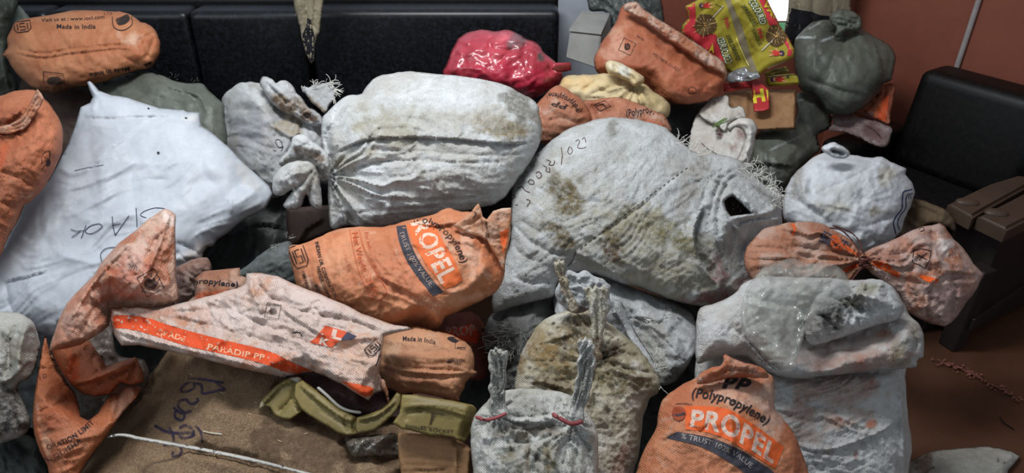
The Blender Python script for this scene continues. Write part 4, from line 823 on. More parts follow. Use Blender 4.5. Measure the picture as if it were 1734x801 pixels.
# empty tied orange sack to the right
M25 = orange(25, (196, 140, 116), (178, 112, 82), (206, 180, 170), .46, rough=.5, bump=.6)
M_cord = plain('brown_cord', (92, 50, 42), .8)
thing('tied_sack', 'pink-orange sack at the right gathered with brown cord into a fanned ruff', 'sack', [
 ptube('cord', [(1404, 386, 1.985), (1425, 390, 1.98), (1445, 410, 1.975), (1458, 432, 1.955)], .0022, M_cord), ptube('cord', [(1410, 382, 1.98), (1440, 393, 1.98), (1456, 410, 1.97), (1460, 430, 1.955)], .002, M_cord), ptube('cord', [(1462, 448, 1.95), (1452, 462, 1.94), (1440, 478, 1.93)], .002, M_cord),
 tubes('knot', [[unp(1464+9*math.cos(a*.7+k), 438+k*3.2+3*math.sin(a*.7), 1.955-.012*math.sin(a*.7)) for a in range(10)] for k in range(5)], .0035, M_cord),
 soft('ruff', [(1464, 428), (1478, 420), (1496, 413), (1527, 400), (1545, 390), (1560, 384), (1578, 382), (1592, 378), (1600, 383), (1604, 391), (1614, 405), (1622, 411), (1631, 420), (1641, 434), (1648, 447), (1657, 456), (1666, 466), (1660, 476), (1655, 487), (1646, 500), (1635, 514), (1622, 535), (1610, 547), (1599, 553), (1577, 548), (1554, 538), (1537, 528), (1523, 501), (1510, 487), (1496, 477), (1478, 465), (1466, 452)], 2.0, M25, smooth=False, T=.07, flat=.3, R=20, s=2.8, tilt=(.02, -.03),
  fans=[(1464, 438, 30, .020, 150)], crum=[(24, .010), (12, .003)],
  st=[('s', [(1540, 530), (1572, 520), (1572, 490), (1600, 466), (1640, 462)], 5, .014), ('v', [(1572, 480), (1566, 510), (1572, 545)], 4, .010), ('v', [(1470, 440), (1520, 470), (1575, 482)], 5, .012), ('v', [(1470, 432), (1520, 430), (1570, 420)], 5, .010), ('r', [(1470, 436), (1525, 448), (1600, 440)], 7, .010), ('v', [(1576, 386), (1580, 430), (1570, 470)], 4, .008), ('v', [(1600, 470), (1620, 490), (1610, 540)], 5, .01), ('v', [(1590, 478), (1640, 466), (1662, 468)], 4, .008)],
  stains=[(1610, 505, 40, 34, -40, (150, 122, 118), .8), (1560, 425, 30, 16, 0, (160, 92, 66), .7), (1600, 415, 10, 14, 30, (214, 204, 200), .8), (1560, 540, 20, 10, 20, (140, 90, 70), .6), (1510, 440, 30, 10, 10, (150, 92, 70), .6)],
  prints=[P_([(1476, 442), (1500, 444), (1512, 456), (1526, 464), (1520, 470), (1500, 460), (1480, 450)], (222, 98, 44), .16, True), P_([(1556, 466), (1572, 468), (1590, 474), (1580, 480), (1564, 474)], (222, 92, 34), .1, True),
    L_([(1547, 424), (1560, 421), (1577, 425), (1574, 440), (1567, 455), (1558, 449), (1545, 444)], 1.5, INK, .2, False, True), L_([(1552, 430), (1570, 440)], 1.6, INK), L_([(1570, 428), (1556, 440)], 1.6, INK), L_([(1556, 388), (1562, 384), (1565, 389), (1558, 392)], 1.2, INK, .2)]),
 soft('body', [(1464, 430), (1452, 420), (1440, 406), (1422, 395), (1399, 382), (1385, 377), (1368, 375), (1345, 376), (1320, 380), (1290, 390), (1260, 430), (1270, 470), (1300, 490), (1350, 500), (1400, 498), (1436, 480), (1452, 462), (1466, 450)], 2.06, orange(26, (192, 134, 104), (168, 104, 74), (196, 164, 148), .5), T=.06, flat=.2, s=2.8, tilt=(0, -.04),
  fans=[(1464, 438, 36, .022, 190)], crum=[(24, .004)], st=[('v', [(1462, 436), (1400, 425), (1330, 415)], 4, .014), ('v', [(1462, 440), (1410, 440), (1350, 432)], 4, .012), ('v', [(1460, 445), (1420, 460), (1370, 470)], 4, .012), ('v', [(1460, 430), (1430, 408), (1400, 385)], 4, .012)],
  stains=[(1330, 460, 30, 16, 0, (76, 50, 42), .8), (1320, 410, 26, 20, 0, (150, 92, 64), .5)],
  prints=[P_([(1395, 390), (1408, 397), (1438, 410), (1440, 418), (1430, 415), (1412, 420), (1386, 408)], (74, 68, 76), .2), P_([(1408, 398), (1416, 398), (1440, 420), (1455, 434), (1440, 428), (1410, 420), (1406, 414)], (214, 96, 48), .2), P_([(1420, 460), (1440, 450), (1458, 444), (1452, 452), (1430, 462)], (210, 86, 44), .25), L_([(1340, 377), (1346, 386), (1342, 398)], 5, (206, 96, 54), .3)]),
])
# big tied white sack, centre
M12 = white(12, (204, 206, 206), (188, 187, 182), (214, 218, 220), bump=.7)
thing('tied_sack', 'plump dirty white sack lying on its side, knotted at its left end', 'sack', [
 soft('knot_tail', [(461, 318), (462, 302), (474, 285), (490, 276), (512, 272), (530, 278), (540, 300), (545, 330), (545, 352), (536, 355), (527, 348), (519, 330), (512, 346), (505, 354), (484, 354), (480, 346), (490, 330), (494, 322), (478, 331), (464, 329)], 2.06, M12, T=.06, s=2.6, flat=.3, R=14,
   wr=[(85, 40, 10, .008)], st=[('v', [(530, 280), (505, 285), (475, 305)], 4, .012), ('v', [(532, 285), (512, 310), (494, 324)], 4, .016), ('v', [(538, 290), (526, 315), (522, 345)], 4, .016), ('v', [(540, 290), (545, 320), (545, 350)], 3, .01), ('r', [(470, 310), (490, 296), (520, 290)], 7, .01)], stains=[(530, 300, 20, 30, 0, (120, 112, 96), .6)]),
 soft('knot_crown', [(474, 281), (475, 268), (486, 258), (492, 246), (496, 234), (504, 228), (518, 230), (530, 240), (543, 248), (556, 262), (559, 285), (556, 302), (546, 306), (530, 300), (512, 290), (494, 286)], 2.10, M12, T=.06, s=2.6, flat=.3, R=14, crum=[(16, .010)], fans=[(548, 295, 18, .010, 60)],
   st=[('v', [(478, 276), (505, 268), (520, 262)], 3, .012), ('v', [(500, 262), (515, 245), (540, 250)], 4, .010), ('v', [(545, 300), (530, 280), (500, 285)], 4, .012)], stains=[(525, 262, 26, 10, 20, (110, 84, 62), .7), (500, 275, 20, 8, 0, (140, 128, 110), .5)]),
 soft('body', [(545, 202), (550, 194), (560, 184), (575, 170), (590, 162), (606, 160), (613, 158), (622, 145), (632, 134), (649, 127), (672, 123), (696, 121), (733, 124), (784, 129), (835, 138), (862, 147), (882, 158), (904, 170), (912, 182), (913, 194), (917, 208), (917, 230), (911, 250), (900, 271), (876, 304), (848, 340), (801, 354), (733, 366), (693, 375), (646, 386), (612, 386), (585, 382), (570, 389), (560, 384), (556, 350), (555, 316), (556, 290), (548, 262), (544, 232)], 2.2, M12, T=.17, flat=.3, R=70, tilt=(0, -.05), s=3.1, Tb=.06,
  fans=[(556, 296, 30, .024, 170)], wr=[(4, 140, 12, .004), (0, 60, 8, .002)], crum=[(46, .006), (18, .0025)],
  st=[('s', [(556, 268), (582, 252), (615, 239), (646, 234), (700, 233), (767, 236), (818, 241), (868, 244), (912, 238)], 5, .016), ('v', [(556, 268), (582, 252), (615, 239), (646, 234), (700, 233), (767, 236), (818, 241), (868, 244), (912, 238)], 3, .008),
   ('v', [(558, 297), (599, 290), (632, 275), (700, 272), (767, 275), (868, 275)], 3.5, .010), ('v', [(560, 305), (600, 322), (640, 334), (700, 340), (790, 336), (850, 322)], 4, .008), ('v', [(558, 300), (575, 330), (590, 360), (600, 380)], 4, .010), ('v', [(557, 303), (563, 340), (566, 385)], 3.5, .008), ('s', [(612, 160), (640, 146), (672, 128)], 4, -.010), ('v', [(575, 180), (560, 205), (556, 260)], 5, .008), ('v', [(580, 365), (640, 356), (720, 354), (800, 345)], 4, .006), ('v', [(600, 260), (680, 255), (800, 262), (900, 262)], 4, .006), ('r', [(560, 200), (562, 230), (566, 255)], 10, .012)],
  stains=[(655, 225, 40, 30, 0, (150, 142, 118), .55), (625, 205, 22, 34, 0, (150, 142, 120), .5), (690, 215, 12, 34, 0, (150, 144, 124), .4), (850, 215, 50, 16, 10, (128, 114, 84), .75), (838, 208, 20, 12, 20, (92, 78, 48), .8), (885, 180, 32, 24, 20, (120, 118, 110), .8), (800, 200, 110, 20, 0, (168, 162, 148), .5), (600, 270, 40, 10, -20, (146, 136, 110), .6), (720, 260, 130, 16, 0, (172, 166, 154), .4), (800, 300, 90, 30, -10, (180, 176, 166), .4), (590, 310, 14, 40, 0, (170, 164, 150), .4)]),
])
# big dirty white sack, centre right
M23 = white(23, (198, 200, 200), (184, 184, 180), (212, 215, 216), bump=.8)
HW = (84, 60, 60)
g7 = lambda q: [(860+x/2.966, 265+y/2.966) for x, y in q]
c3 = lambda q: [(860+x/2.966, y/2.966) for x, y in q]
thing('woven_sack', 'largest grimy white sack, with a dark torn hole and a handwritten number', 'sack', [
 soft('body', [(946, 229), (961, 219), (995, 207), (1022, 200), (1049, 199), (1089, 204), (1123, 214), (1143, 231), (1163, 248), (1186, 260), (1220, 262), (1250, 270), (1268, 290), (1300, 318), (1321, 331), (1323, 350), (1325, 372), (1324, 390), (1312, 422), (1294, 452), (1271, 484), (1248, 502), (1214, 516), (1180, 518), (1136, 508), (1096, 492), (1049, 479), (1008, 465), (975, 461), (948, 474), (941, 490), (936, 503), (905, 511), (863, 522), (837, 530), (833, 500), (838, 475), (850, 450), (862, 418), (866, 393), (866, 350), (868, 320), (880, 300), (900, 272), (925, 245)], 2.16, M23, T=.17, flat=.35, R=70, tilt=(.01, -.07), s=3.1, Tb=.06,
  fans=[(1196, 300, 26, .010, 70)], wr=[(40, 120, 14, .003), (-35, 60, 10, .0025)], crum=[(40, .006), (18, .0035)], bumps=[(1080, 330, 120, 60, 30, .02), (1285, 420, 30, 40, 0, .02)],
  st=[('v', [(1170, 280), (1160, 286), (1070, 362), (975, 424)], 2, .005), ('s', [(1171, 280), (1160, 287), (1070, 364), (975, 426)], 4, .004), ('v', [(975, 424), (968, 440), (961, 452)], 2, .006),
   ('v', [(867, 376), (897, 408), (941, 430), (971, 428)], 5, .012), ('s', [(971, 428), (1008, 446), (1049, 470), (1096, 490)], 7, .016), ('v', [(880, 370), (900, 386), (925, 398)], 6, .008), ('v', [(866, 395), (880, 430), (920, 445)], 5, .008),
   ('s', [(1192, 345), (1180, 375), (1175, 397), (1180, 430), (1196, 460), (1214, 480)], 6, -.036), ('v', [(1250, 285), (1225, 300), (1210, 330), (1200, 370), (1196, 400)], 3, .012), ('v', [(1255, 292), (1235, 305), (1220, 335), (1214, 372), (1222, 410)], 3, .014), ('v', [(1230, 282), (1205, 300), (1192, 330), (1178, 375)], 3, .010), ('v', [(1235, 372), (1243, 395), (1240, 420), (1232, 440)], 4, .014), ('v', [(1210, 400), (1222, 440), (1238, 470)], 4, .012),
   ('s', [(1244, 386), (1270, 374), (1300, 370), (1323, 368)], 4, -.014), ('r', [(1235, 366), (1275, 366), (1320, 352)], 6, .016), ('r', [(1245, 322), (1265, 340), (1285, 364)], 5, .014), ('v', [(1300, 450), (1270, 470), (1240, 490)], 5, .006), ('v', [(925, 300), (960, 330), (1000, 345)], 8, .008), ('v', [(1000, 230), (1060, 250), (1120, 262)], 8, .004), ('v', [(1020, 480), (960, 488), (900, 500)], 5, .006), ('v', [(870, 470), (900, 480), (945, 476)], 5, .008)],
  pits=[([(1224, 340), (1232, 333), (1241, 329), (1258, 344), (1276, 362), (1255, 367), (1236, 369), (1228, 357)], .10, 6)],
  stains=[(1090, 430, 150, 60, 20, (156, 150, 130), .5), (960, 340, 60, 60, 30, (166, 162, 146), .4), (955, 330, 34, 26, 50, MUD, .9), (945, 320, 30, 10, 60, (90, 80, 54), .7), (948, 398, 26, 12, 40, (104, 90, 60), .9), (1060, 420, 46, 26, 40, MUD, .85), (1040, 435, 20, 12, 50, (96, 74, 50), .9), (1125, 395, 50, 22, 10, (124, 116, 80), .85), (1165, 415, 24, 22, 0, (112, 104, 66), .8), (1110, 440, 70, 40, 30, (176, 172, 158), .6), (1150, 470, 70, 26, 20, (150, 142, 118), .6), (1085, 370, 60, 24, 10, (160, 152, 124), .6), (1205, 505, 44, 12, -4, (150, 104, 96), .85), (1215, 460, 14, 30, -25, (150, 104, 98), .7), (1196, 425, 16, 40, -15, (126, 122, 112), .6), (1270, 440, 24, 24, 0, (150, 160, 170), .5), (1165, 330, 16, 60, 20, (150, 144, 134), .6), (1035, 215, 12, 14, 0, (130, 128, 120), .9), (1250, 350, 26, 20, 0, (60, 52, 48), .0), (1230, 430, 14, 40, 0, (140, 140, 134), .6), (1270, 480, 26, 14, -30, (170, 130, 124), .6), (880, 510, 50, 16, -10, (150, 148, 140), .5)],  # grey streak beside the fold is part grime, part shadow put into colour
  prints=[P_([(1226, 341), (1232, 335), (1240, 332), (1256, 345), (1272, 361), (1254, 364), (1237, 366), (1230, 356)], (54, 40, 36), .0)]
   +[L_(c3(q), 1.2, HW, .25) for q in ([(340, 712), (352, 700), (360, 712), (350, 740), (375, 745), (392, 738)], [(372, 700), (385, 690), (392, 715), (380, 735)][:3], [(310, 735), (300, 760), (312, 775), (325, 755), (315, 738)], [(268, 740), (275, 790)])]
   +[L_(g7(q), 1.3, HW, .2) for q in ([(272, 0), (268, 40)], [(195, 15), (215, 25), (205, 40), (228, 42), (235, 20)], [(178, 45), (195, 55), (190, 72), (210, 78), (208, 55)], [(140, 85), (155, 75), (170, 95), (155, 110), (142, 95)], [(100, 130), (112, 115), (132, 125), (125, 140), (105, 135)], [(50, 160), (72, 150), (85, 170), (110, 180)], [(20, 190), (38, 200), (20, 215)], [(92, 215), (112, 222), (95, 250)], [(38, 240), (50, 245)])]
   +[L_([(1164-(i*7.4), 284+(i*5.6)), (1160-(i*7.4), 287+(i*5.6))], 1.4, (70, 62, 54), .05, False) for i in range(25)]
   +[L_([(976, 424), (970, 440), (961, 452)], 1.2, (70, 62, 54), .1)],
  threads=([(1150, 240, -30, 8, 14, 22), (1168, 256, -20, 8, 12, 22), (1262, 280, 10, 9, 18, 26), (1280, 296, 0, 9, 20, 26), (1302, 316, -5, 8, 26, 28), (1270, 305, 140, 10, 14, 20), (1310, 345, 10, 8, 14, 18), (1186, 262, -70, 8, 10, 18), (1318, 330, 0, 5, 12, 22), (1205, 262, -60, 8, 8, 14), (1240, 284, 60, 12, 12, 24)], M_thread)),
])
# white bag at the right
M24 = white(24, (210, 214, 218), (198, 200, 202), (186, 182, 172), .62, bump=.3)
BLU = (62, 72, 110)
thing('woven_sack', 'clean white sack with a blue double-line border, in front of the right-hand dark sofa', 'sack', [
 soft('rolled_mouth', [(1391, 252), (1400, 244), (1412, 241), (1424, 246), (1437, 256), (1439, 262), (1430, 268), (1414, 268), (1402, 262)], 2.24, M24, T=.03, s=2.4, st=[('v', [(1405, 254), (1418, 258), (1432, 262)], 3, .016), ('r', [(1404, 248), (1420, 250), (1436, 258)], 3, .006)], stains=[(1418, 258, 12, 3, 15, (60, 60, 62), .8)]),  # dark sliver in the roll is shade put into the colour
 soft('body', [(1328, 330), (1332, 316), (1342, 298), (1355, 285), (1375, 268), (1394, 259), (1415, 262), (1437, 262), (1455, 264), (1470, 267), (1485, 266), (1497, 267), (1510, 275), (1522, 280), (1535, 285), (1533, 294), (1541, 305), (1549, 322), (1545, 340), (1538, 358), (1531, 374), (1525, 392), (1508, 408), (1483, 424), (1466, 432), (1440, 432), (1380, 412), (1345, 392), (1325, 365)], 2.34, M24, T=.14, flat=.3, R=45, tilt=(0, -.05), s=3,
  crum=[(42, .010)], wr=[(-25, 60, 20, .004)],
  st=[('v', [(1384, 327), (1420, 312), (1455, 295), (1485, 278)], 3.5, .006), ('r', [(1366, 290), (1362, 330), (1395, 358)], 10, .012), ('v', [(1345, 335), (1380, 360), (1420, 388), (1460, 396)], 8, .012), ('v', [(1500, 268), (1508, 282), (1496, 300), (1490, 310)], 4, .014), ('r', [(1485, 272), (1505, 288), (1500, 300)], 4, .01), ('v', [(1460, 385), (1500, 372), (1530, 362)], 8, .008), ('v', [(1470, 400), (1490, 415), (1480, 422)], 5, .006), ('v', [(1440, 340), (1470, 338), (1510, 350)], 5, .004), ('s', [(1384, 268), (1430, 270), (1480, 276)], 5, -.008)],
  stains=[(1345, 325, 18, 34, 20, (160, 158, 152), .8), (1490, 358, 14, 10, 0, (140, 130, 110), .7), (1418, 350, 30, 10, 0, (176, 172, 158), .6), (1500, 300, 16, 16, 0, (170, 164, 150), .7), (1420, 320, 26, 14, 0, (172, 170, 162), .5)],
  prints=[L_([(1549, 319), (1540, 322), (1530, 325), (1528, 340), (1527, 354), (1518, 366), (1513, 377), (1516, 392), (1518, 402)], 2.2, BLU, .12), L_([(1546, 328), (1537, 330), (1534, 340), (1534, 352), (1524, 366), (1520, 378), (1524, 390)], 1.8, BLU, .12), L_([(1539, 331), (1543, 331), (1543, 336), (1539, 336)], 1.2, BLU, .1, False, True)]),
])
# grey sack behind the muddy one
thing('woven_sack', 'crinkled grey-white sack with frayed edges, wedged under the largest white sack', 'sack', [
 soft('torn_strip', [(1040, 510), (1052, 512), (1062, 530), (1072, 555), (1088, 580), (1100, 600), (1112, 622), (1112, 634), (1098, 618), (1082, 596), (1066, 574), (1054, 548), (1044, 530)], 1.80, M32, T=.02, s=2.6, crum=[(16, .006)], threads=([(1110, 615, 80, 8, 16, 22), (1114, 590, 90, 8, 12, 20), (1112, 650, 100, 7, 14, 20), (1100, 540, 10, 10, 10, 14)], M_thread)),
 soft('body', [(938, 500), (940, 487), (948, 474), (962, 458), (985, 458), (1010, 464), (1049, 477), (1080, 490), (1110, 500), (1150, 515), (1172, 530), (1180, 556), (1180, 590), (1167, 615), (1154, 636), (1143, 646), (1120, 654), (1090, 660), (1020, 640), (960, 590), (940, 540)], 1.94, M32, T=.10, flat=.25, R=45, tilt=(0, -.06), s=3,
  crum=[(26, .008), (12, .003)], wr=[(35, 50, 9, .006)], st=[('v', [(1085, 492), (1110, 520), (1122, 532)], 3, .010), ('s', [(1060, 536), (1095, 540), (1118, 545), (1128, 528)], 4, .014), ('v', [(1122, 540), (1150, 570), (1165, 600)], 4, .010), ('v', [(1070, 545), (1110, 580), (1140, 620)], 5, .010), ('v', [(1090, 545), (1130, 580), (1155, 610)], 4, .008)],
  stains=[(1130, 640, 40, 20, -10, (90, 90, 88), .8), (1150, 520, 30, 14, 20, (96, 96, 92), .7), (998, 468, 10, 5, 0, (88, 80, 80), .8), (1100, 590, 50, 50, 0, (150, 146, 132), .5)],
  threads=([(1120, 535, 30, 10, 20, 16), (1034, 500, 60, 6, 10, 14)], M_thread))])
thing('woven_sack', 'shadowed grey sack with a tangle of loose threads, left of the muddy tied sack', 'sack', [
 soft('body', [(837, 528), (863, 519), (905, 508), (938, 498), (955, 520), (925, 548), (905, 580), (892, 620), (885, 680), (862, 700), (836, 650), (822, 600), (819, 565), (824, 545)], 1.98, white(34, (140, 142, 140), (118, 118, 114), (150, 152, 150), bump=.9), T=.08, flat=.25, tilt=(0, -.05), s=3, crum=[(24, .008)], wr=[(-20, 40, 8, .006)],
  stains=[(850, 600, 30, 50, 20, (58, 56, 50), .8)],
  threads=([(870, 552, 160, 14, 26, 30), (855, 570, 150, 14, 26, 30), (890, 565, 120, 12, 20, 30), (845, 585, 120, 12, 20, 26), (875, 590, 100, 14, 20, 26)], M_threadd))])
# ================================================================ left side
thing('woven_sack', 'crumpled pale sack cut by the left edge of the photo, low down', 'sack', [
 soft('body', [(-45, 528), (-10, 526), (10, 528), (32, 530), (48, 538), (58, 550), (65, 568), (68, 590), (60, 620), (50, 640), (30, 654), (44, 690), (52, 720), (30, 742), (-45, 745)], 1.78, white(41, (182, 180, 172), (160, 156, 146), (192, 190, 184), bump=.6), T=.09, flat=.2, s=3, tilt=(0, -.05), crum=[(26, .010)], st=[('v', [(30, 540), (16, 580), (18, 620), (10, 650)], 5, .018), ('r', [(44, 552), (34, 590), (30, 640)], 7, .018), ('s', [(0, 650), (24, 640), (50, 610)], 6, .02), ('v', [(0, 560), (14, 600), (4, 640)], 5, .012)],
  stains=[(14, 690, 50, 40, 0, (62, 56, 52), .85), (30, 600, 10, 30, 10, (140, 130, 110), .5)])])
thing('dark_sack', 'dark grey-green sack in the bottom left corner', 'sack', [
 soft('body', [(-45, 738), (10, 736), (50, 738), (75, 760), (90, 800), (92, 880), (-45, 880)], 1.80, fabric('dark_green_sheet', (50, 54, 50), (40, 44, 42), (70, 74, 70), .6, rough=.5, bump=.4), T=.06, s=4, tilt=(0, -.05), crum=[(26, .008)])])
M7 = orange(7, (192, 116, 78), (170, 92, 58), (200, 158, 132), .62)
thing('printed_sack', 'full orange sack cut by the left edge of the photo with a folded sewn top', 'sack', [
 soft('sewn_flap', [(63, 149), (71, 158), (76, 166), (70, 180), (58, 198), (50, 212), (38, 222), (20, 226), (-12, 226), (-12, 214), (16, 212), (34, 200), (46, 184), (56, 166)], 1.94, orange(8, (196, 128, 92), (176, 102, 68), (208, 170, 148), .5), T=.008, flat=1, R=4, smooth=False, rag=1.6, s=2.2, st=[('v', [(66, 160), (52, 185), (36, 208), (10, 216)], 1.8, .006), ('v', [(70, 166), (56, 192), (40, 214), (10, 221)], 1.8, .005)], crum=[(16, .004)]),
 soft('body', [(-60, 170), (-20, 166), (8, 160), (30, 153), (50, 152), (62, 154), (74, 166), (88, 182), (98, 197), (105, 214), (107, 235), (104, 258), (92, 288), (74, 318), (54, 340), (40, 350), (28, 378), (12, 405), (2, 432), (-20, 460), (-60, 470)], 2.02, M7, T=.15, flat=.25, R=50, s=3.2, tilt=(0, -.04), Tb=.05,
  crum=[(40, .008), (18, .0025)], wr=[(30, 50, 14, .004)], st=[('s', [(-10, 230), (20, 230), (40, 222), (55, 205)], 5, -.016), ('v', [(0, 236), (14, 250), (22, 268)], 4, .01), ('v', [(0, 290), (30, 300), (60, 320)], 6, .006), ('r', [(85, 200), (94, 240), (80, 290)], 14, .006), ('v', [(0, 340), (20, 350), (36, 350)], 5, .006)],
  stains=[(60, 240, 40, 60, 0, (200, 122, 86), .4), (5, 260, 8, 20, 0, (196, 84, 44), .6)],
  prints=[L_([(72, 262), (76, 258), (84, 256), (84, 270), (78, 278), (70, 288)], 1.2, INK, .25), P_([(78, 272), (84, 268), (86, 278), (80, 282)], INK, .3, True), L_([(70, 266), (72, 278)], 1, INK)])])
# small printed sack and scraps in the gap
thing('printed_sack', 'small tan sack corner with black lettering peeping out above the flattened sack', 'sack', [
 soft('body', [(330, 470), (346, 459), (366, 457), (386, 455), (406, 453), (407, 466), (418, 470), (425, 492), (400, 510), (350, 515), (310, 515), (330, 500)], 1.86, orange(37, (186, 134, 104), (160, 102, 74), (188, 152, 132), .5), smooth=False, T=.04, s=2.8, tilt=(0, -.06), flat=.4, R=12, crum=[(18, .005)], st=[('s', [(386, 456), (388, 475), (384, 492)], 3, .006), ('v', [(334, 474), (350, 466), (390, 462)], 3, .004)],
  stains=[(360, 500, 50, 8, -6, (206, 96, 54), .7)], prints=[T_('propylene)', [(328, 482), (350, 480), (380, 484), (403, 486)], h=9, col=BLK, bold=.03, shear=.1, worn=.25)])])
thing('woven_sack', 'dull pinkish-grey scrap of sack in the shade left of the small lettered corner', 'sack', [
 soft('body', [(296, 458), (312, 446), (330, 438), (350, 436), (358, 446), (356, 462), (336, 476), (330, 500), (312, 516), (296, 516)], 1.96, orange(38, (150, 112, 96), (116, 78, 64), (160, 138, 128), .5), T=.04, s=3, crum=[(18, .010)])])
thing('printed_sack', 'dark red printed sack in deep shade behind the tan sack', 'sack', [  # shade of the gap is mixed into this weave and its print
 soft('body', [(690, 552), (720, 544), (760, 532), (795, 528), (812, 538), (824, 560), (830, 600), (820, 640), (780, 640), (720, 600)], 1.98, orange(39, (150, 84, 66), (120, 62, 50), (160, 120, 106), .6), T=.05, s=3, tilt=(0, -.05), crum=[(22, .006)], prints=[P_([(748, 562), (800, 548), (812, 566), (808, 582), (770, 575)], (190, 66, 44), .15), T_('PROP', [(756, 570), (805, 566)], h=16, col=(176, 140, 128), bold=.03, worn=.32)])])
# smooth white sack, left
M10 = fabric('smooth_white', (190, 196, 203), (180, 186, 194), (198, 204, 210), .55, rough=.5, bump=.14, bscale=60, spec=.35, fine=(.97, 1.02), crease=.12, mottle=.06)
e5 = lambda q: [(x/2.966, 265+y/2.966) for x, y in q]
HK = (52, 56, 74)
thing('smooth_sack', 'large smooth white sack at the left with faint upside-down handwriting and a pointed top', 'sack', [
 soft('body', [(147, 139), (152, 137), (158, 141), (168, 153), (189, 161), (216, 165), (240, 174), (270, 184), (310, 186), (316, 190), (337, 190), (341, 212), (364, 229), (388, 249), (405, 268), (424, 286), (440, 301), (456, 316), (462, 328), (456, 342), (448, 355), (429, 364), (407, 377), (390, 391), (369, 405), (362, 416), (352, 419), (345, 428), (343, 438), (332, 447), (315, 470), (290, 520), (200, 560), (120, 580), (60, 560), (20, 560), (-50, 560), (-50, 480), (-10, 440), (8, 415), (30, 375), (42, 345), (60, 330), (84, 305), (100, 275), (115, 243), (126, 216), (133, 195), (137, 181), (152, 174), (157, 164), (152, 152)], 2.18, M10, smooth=False, T=.14, flat=.3, R=60, tilt=(.02, -.06), s=3.2, Tb=.05,
  crum=[(120, .014), (55, .003)], wr=[(-28, 120, 26, .004)],
  st=[('v', [(133, 198), (180, 200), (240, 198), (314, 198)], 2.5, .005), ('s', [(133, 198), (180, 200), (240, 198), (314, 198)], 4, .005), ('r', [(110, 322), (150, 310), (195, 292), (236, 270)], 6, .005), ('v', [(100, 330), (150, 318), (200, 302), (260, 280)], 8, .003), ('s', [(7, 480), (18, 475), (50, 468), (82, 458)], 4, .007), ('v', [(10, 478), (12, 500), (20, 530)], 3, .008), ('r', [(290, 440), (330, 432), (345, 420)], 8, .008), ('v', [(296, 410), (320, 420), (343, 436)], 5, .010), ('v', [(296, 425), (310, 436), (330, 445)], 4, .010), ('v', [(360, 228), (400, 266), (440, 302)], 3, .006), ('s', [(352, 226), (392, 262), (436, 300)], 4, .006), ('v', [(120, 285), (160, 280), (210, 262)], 5, .004), ('v', [(200, 318), (240, 305), (290, 305)], 4, .004), ('r', [(150, 145), (160, 170), (156, 190)], 5, .008), ('v', [(90, 480), (150, 455), (220, 440)], 10, .006), ('v', [(40, 420), (60, 380), (110, 340)], 8, .006), ('r', [(392, 362), (392, 348), (388, 335)], 3, .003)],
  stains=[(420, 300, 10, 40, -45, (176, 172, 166), .5), (200, 540, 200, 40, -10, (176, 178, 184), .4), (325, 200, 14, 8, 0, (206, 204, 196), .6), (330, 430, 30, 16, -20, (190, 176, 170), .6)],
  prints=[L_(e5(q), 1.25, HK, .05) for q in ([(830, 262), (780, 258), (725, 275), (705, 295), (735, 308)], [(683, 258), (686, 305), (688, 355)], [(563, 300), (568, 350), (578, 396)], [(578, 396), (610, 350), (648, 297)], [(568, 348), (606, 338)], [(515, 352), (500, 338), (455, 348), (428, 374), (448, 388), (482, 378), (515, 352)], [(432, 345), (408, 410)], [(355, 365), (385, 375), (420, 372)], [(360, 405), (390, 385), (405, 370)], [(580, 455), (532, 462), (505, 490), (512, 528)])]
   +[L_(e5([(375, 70), (440, 55), (520, 40)]), 1, (120, 126, 140), .1), L_([(266, 258), (270, 259)], 3.5, (40, 40, 44), .0), L_([(250, 183), (253, 184)], 2.4, (40, 40, 44), .0), L_([(313, 199), (317, 200)], 2, (60, 60, 60), .0)])])
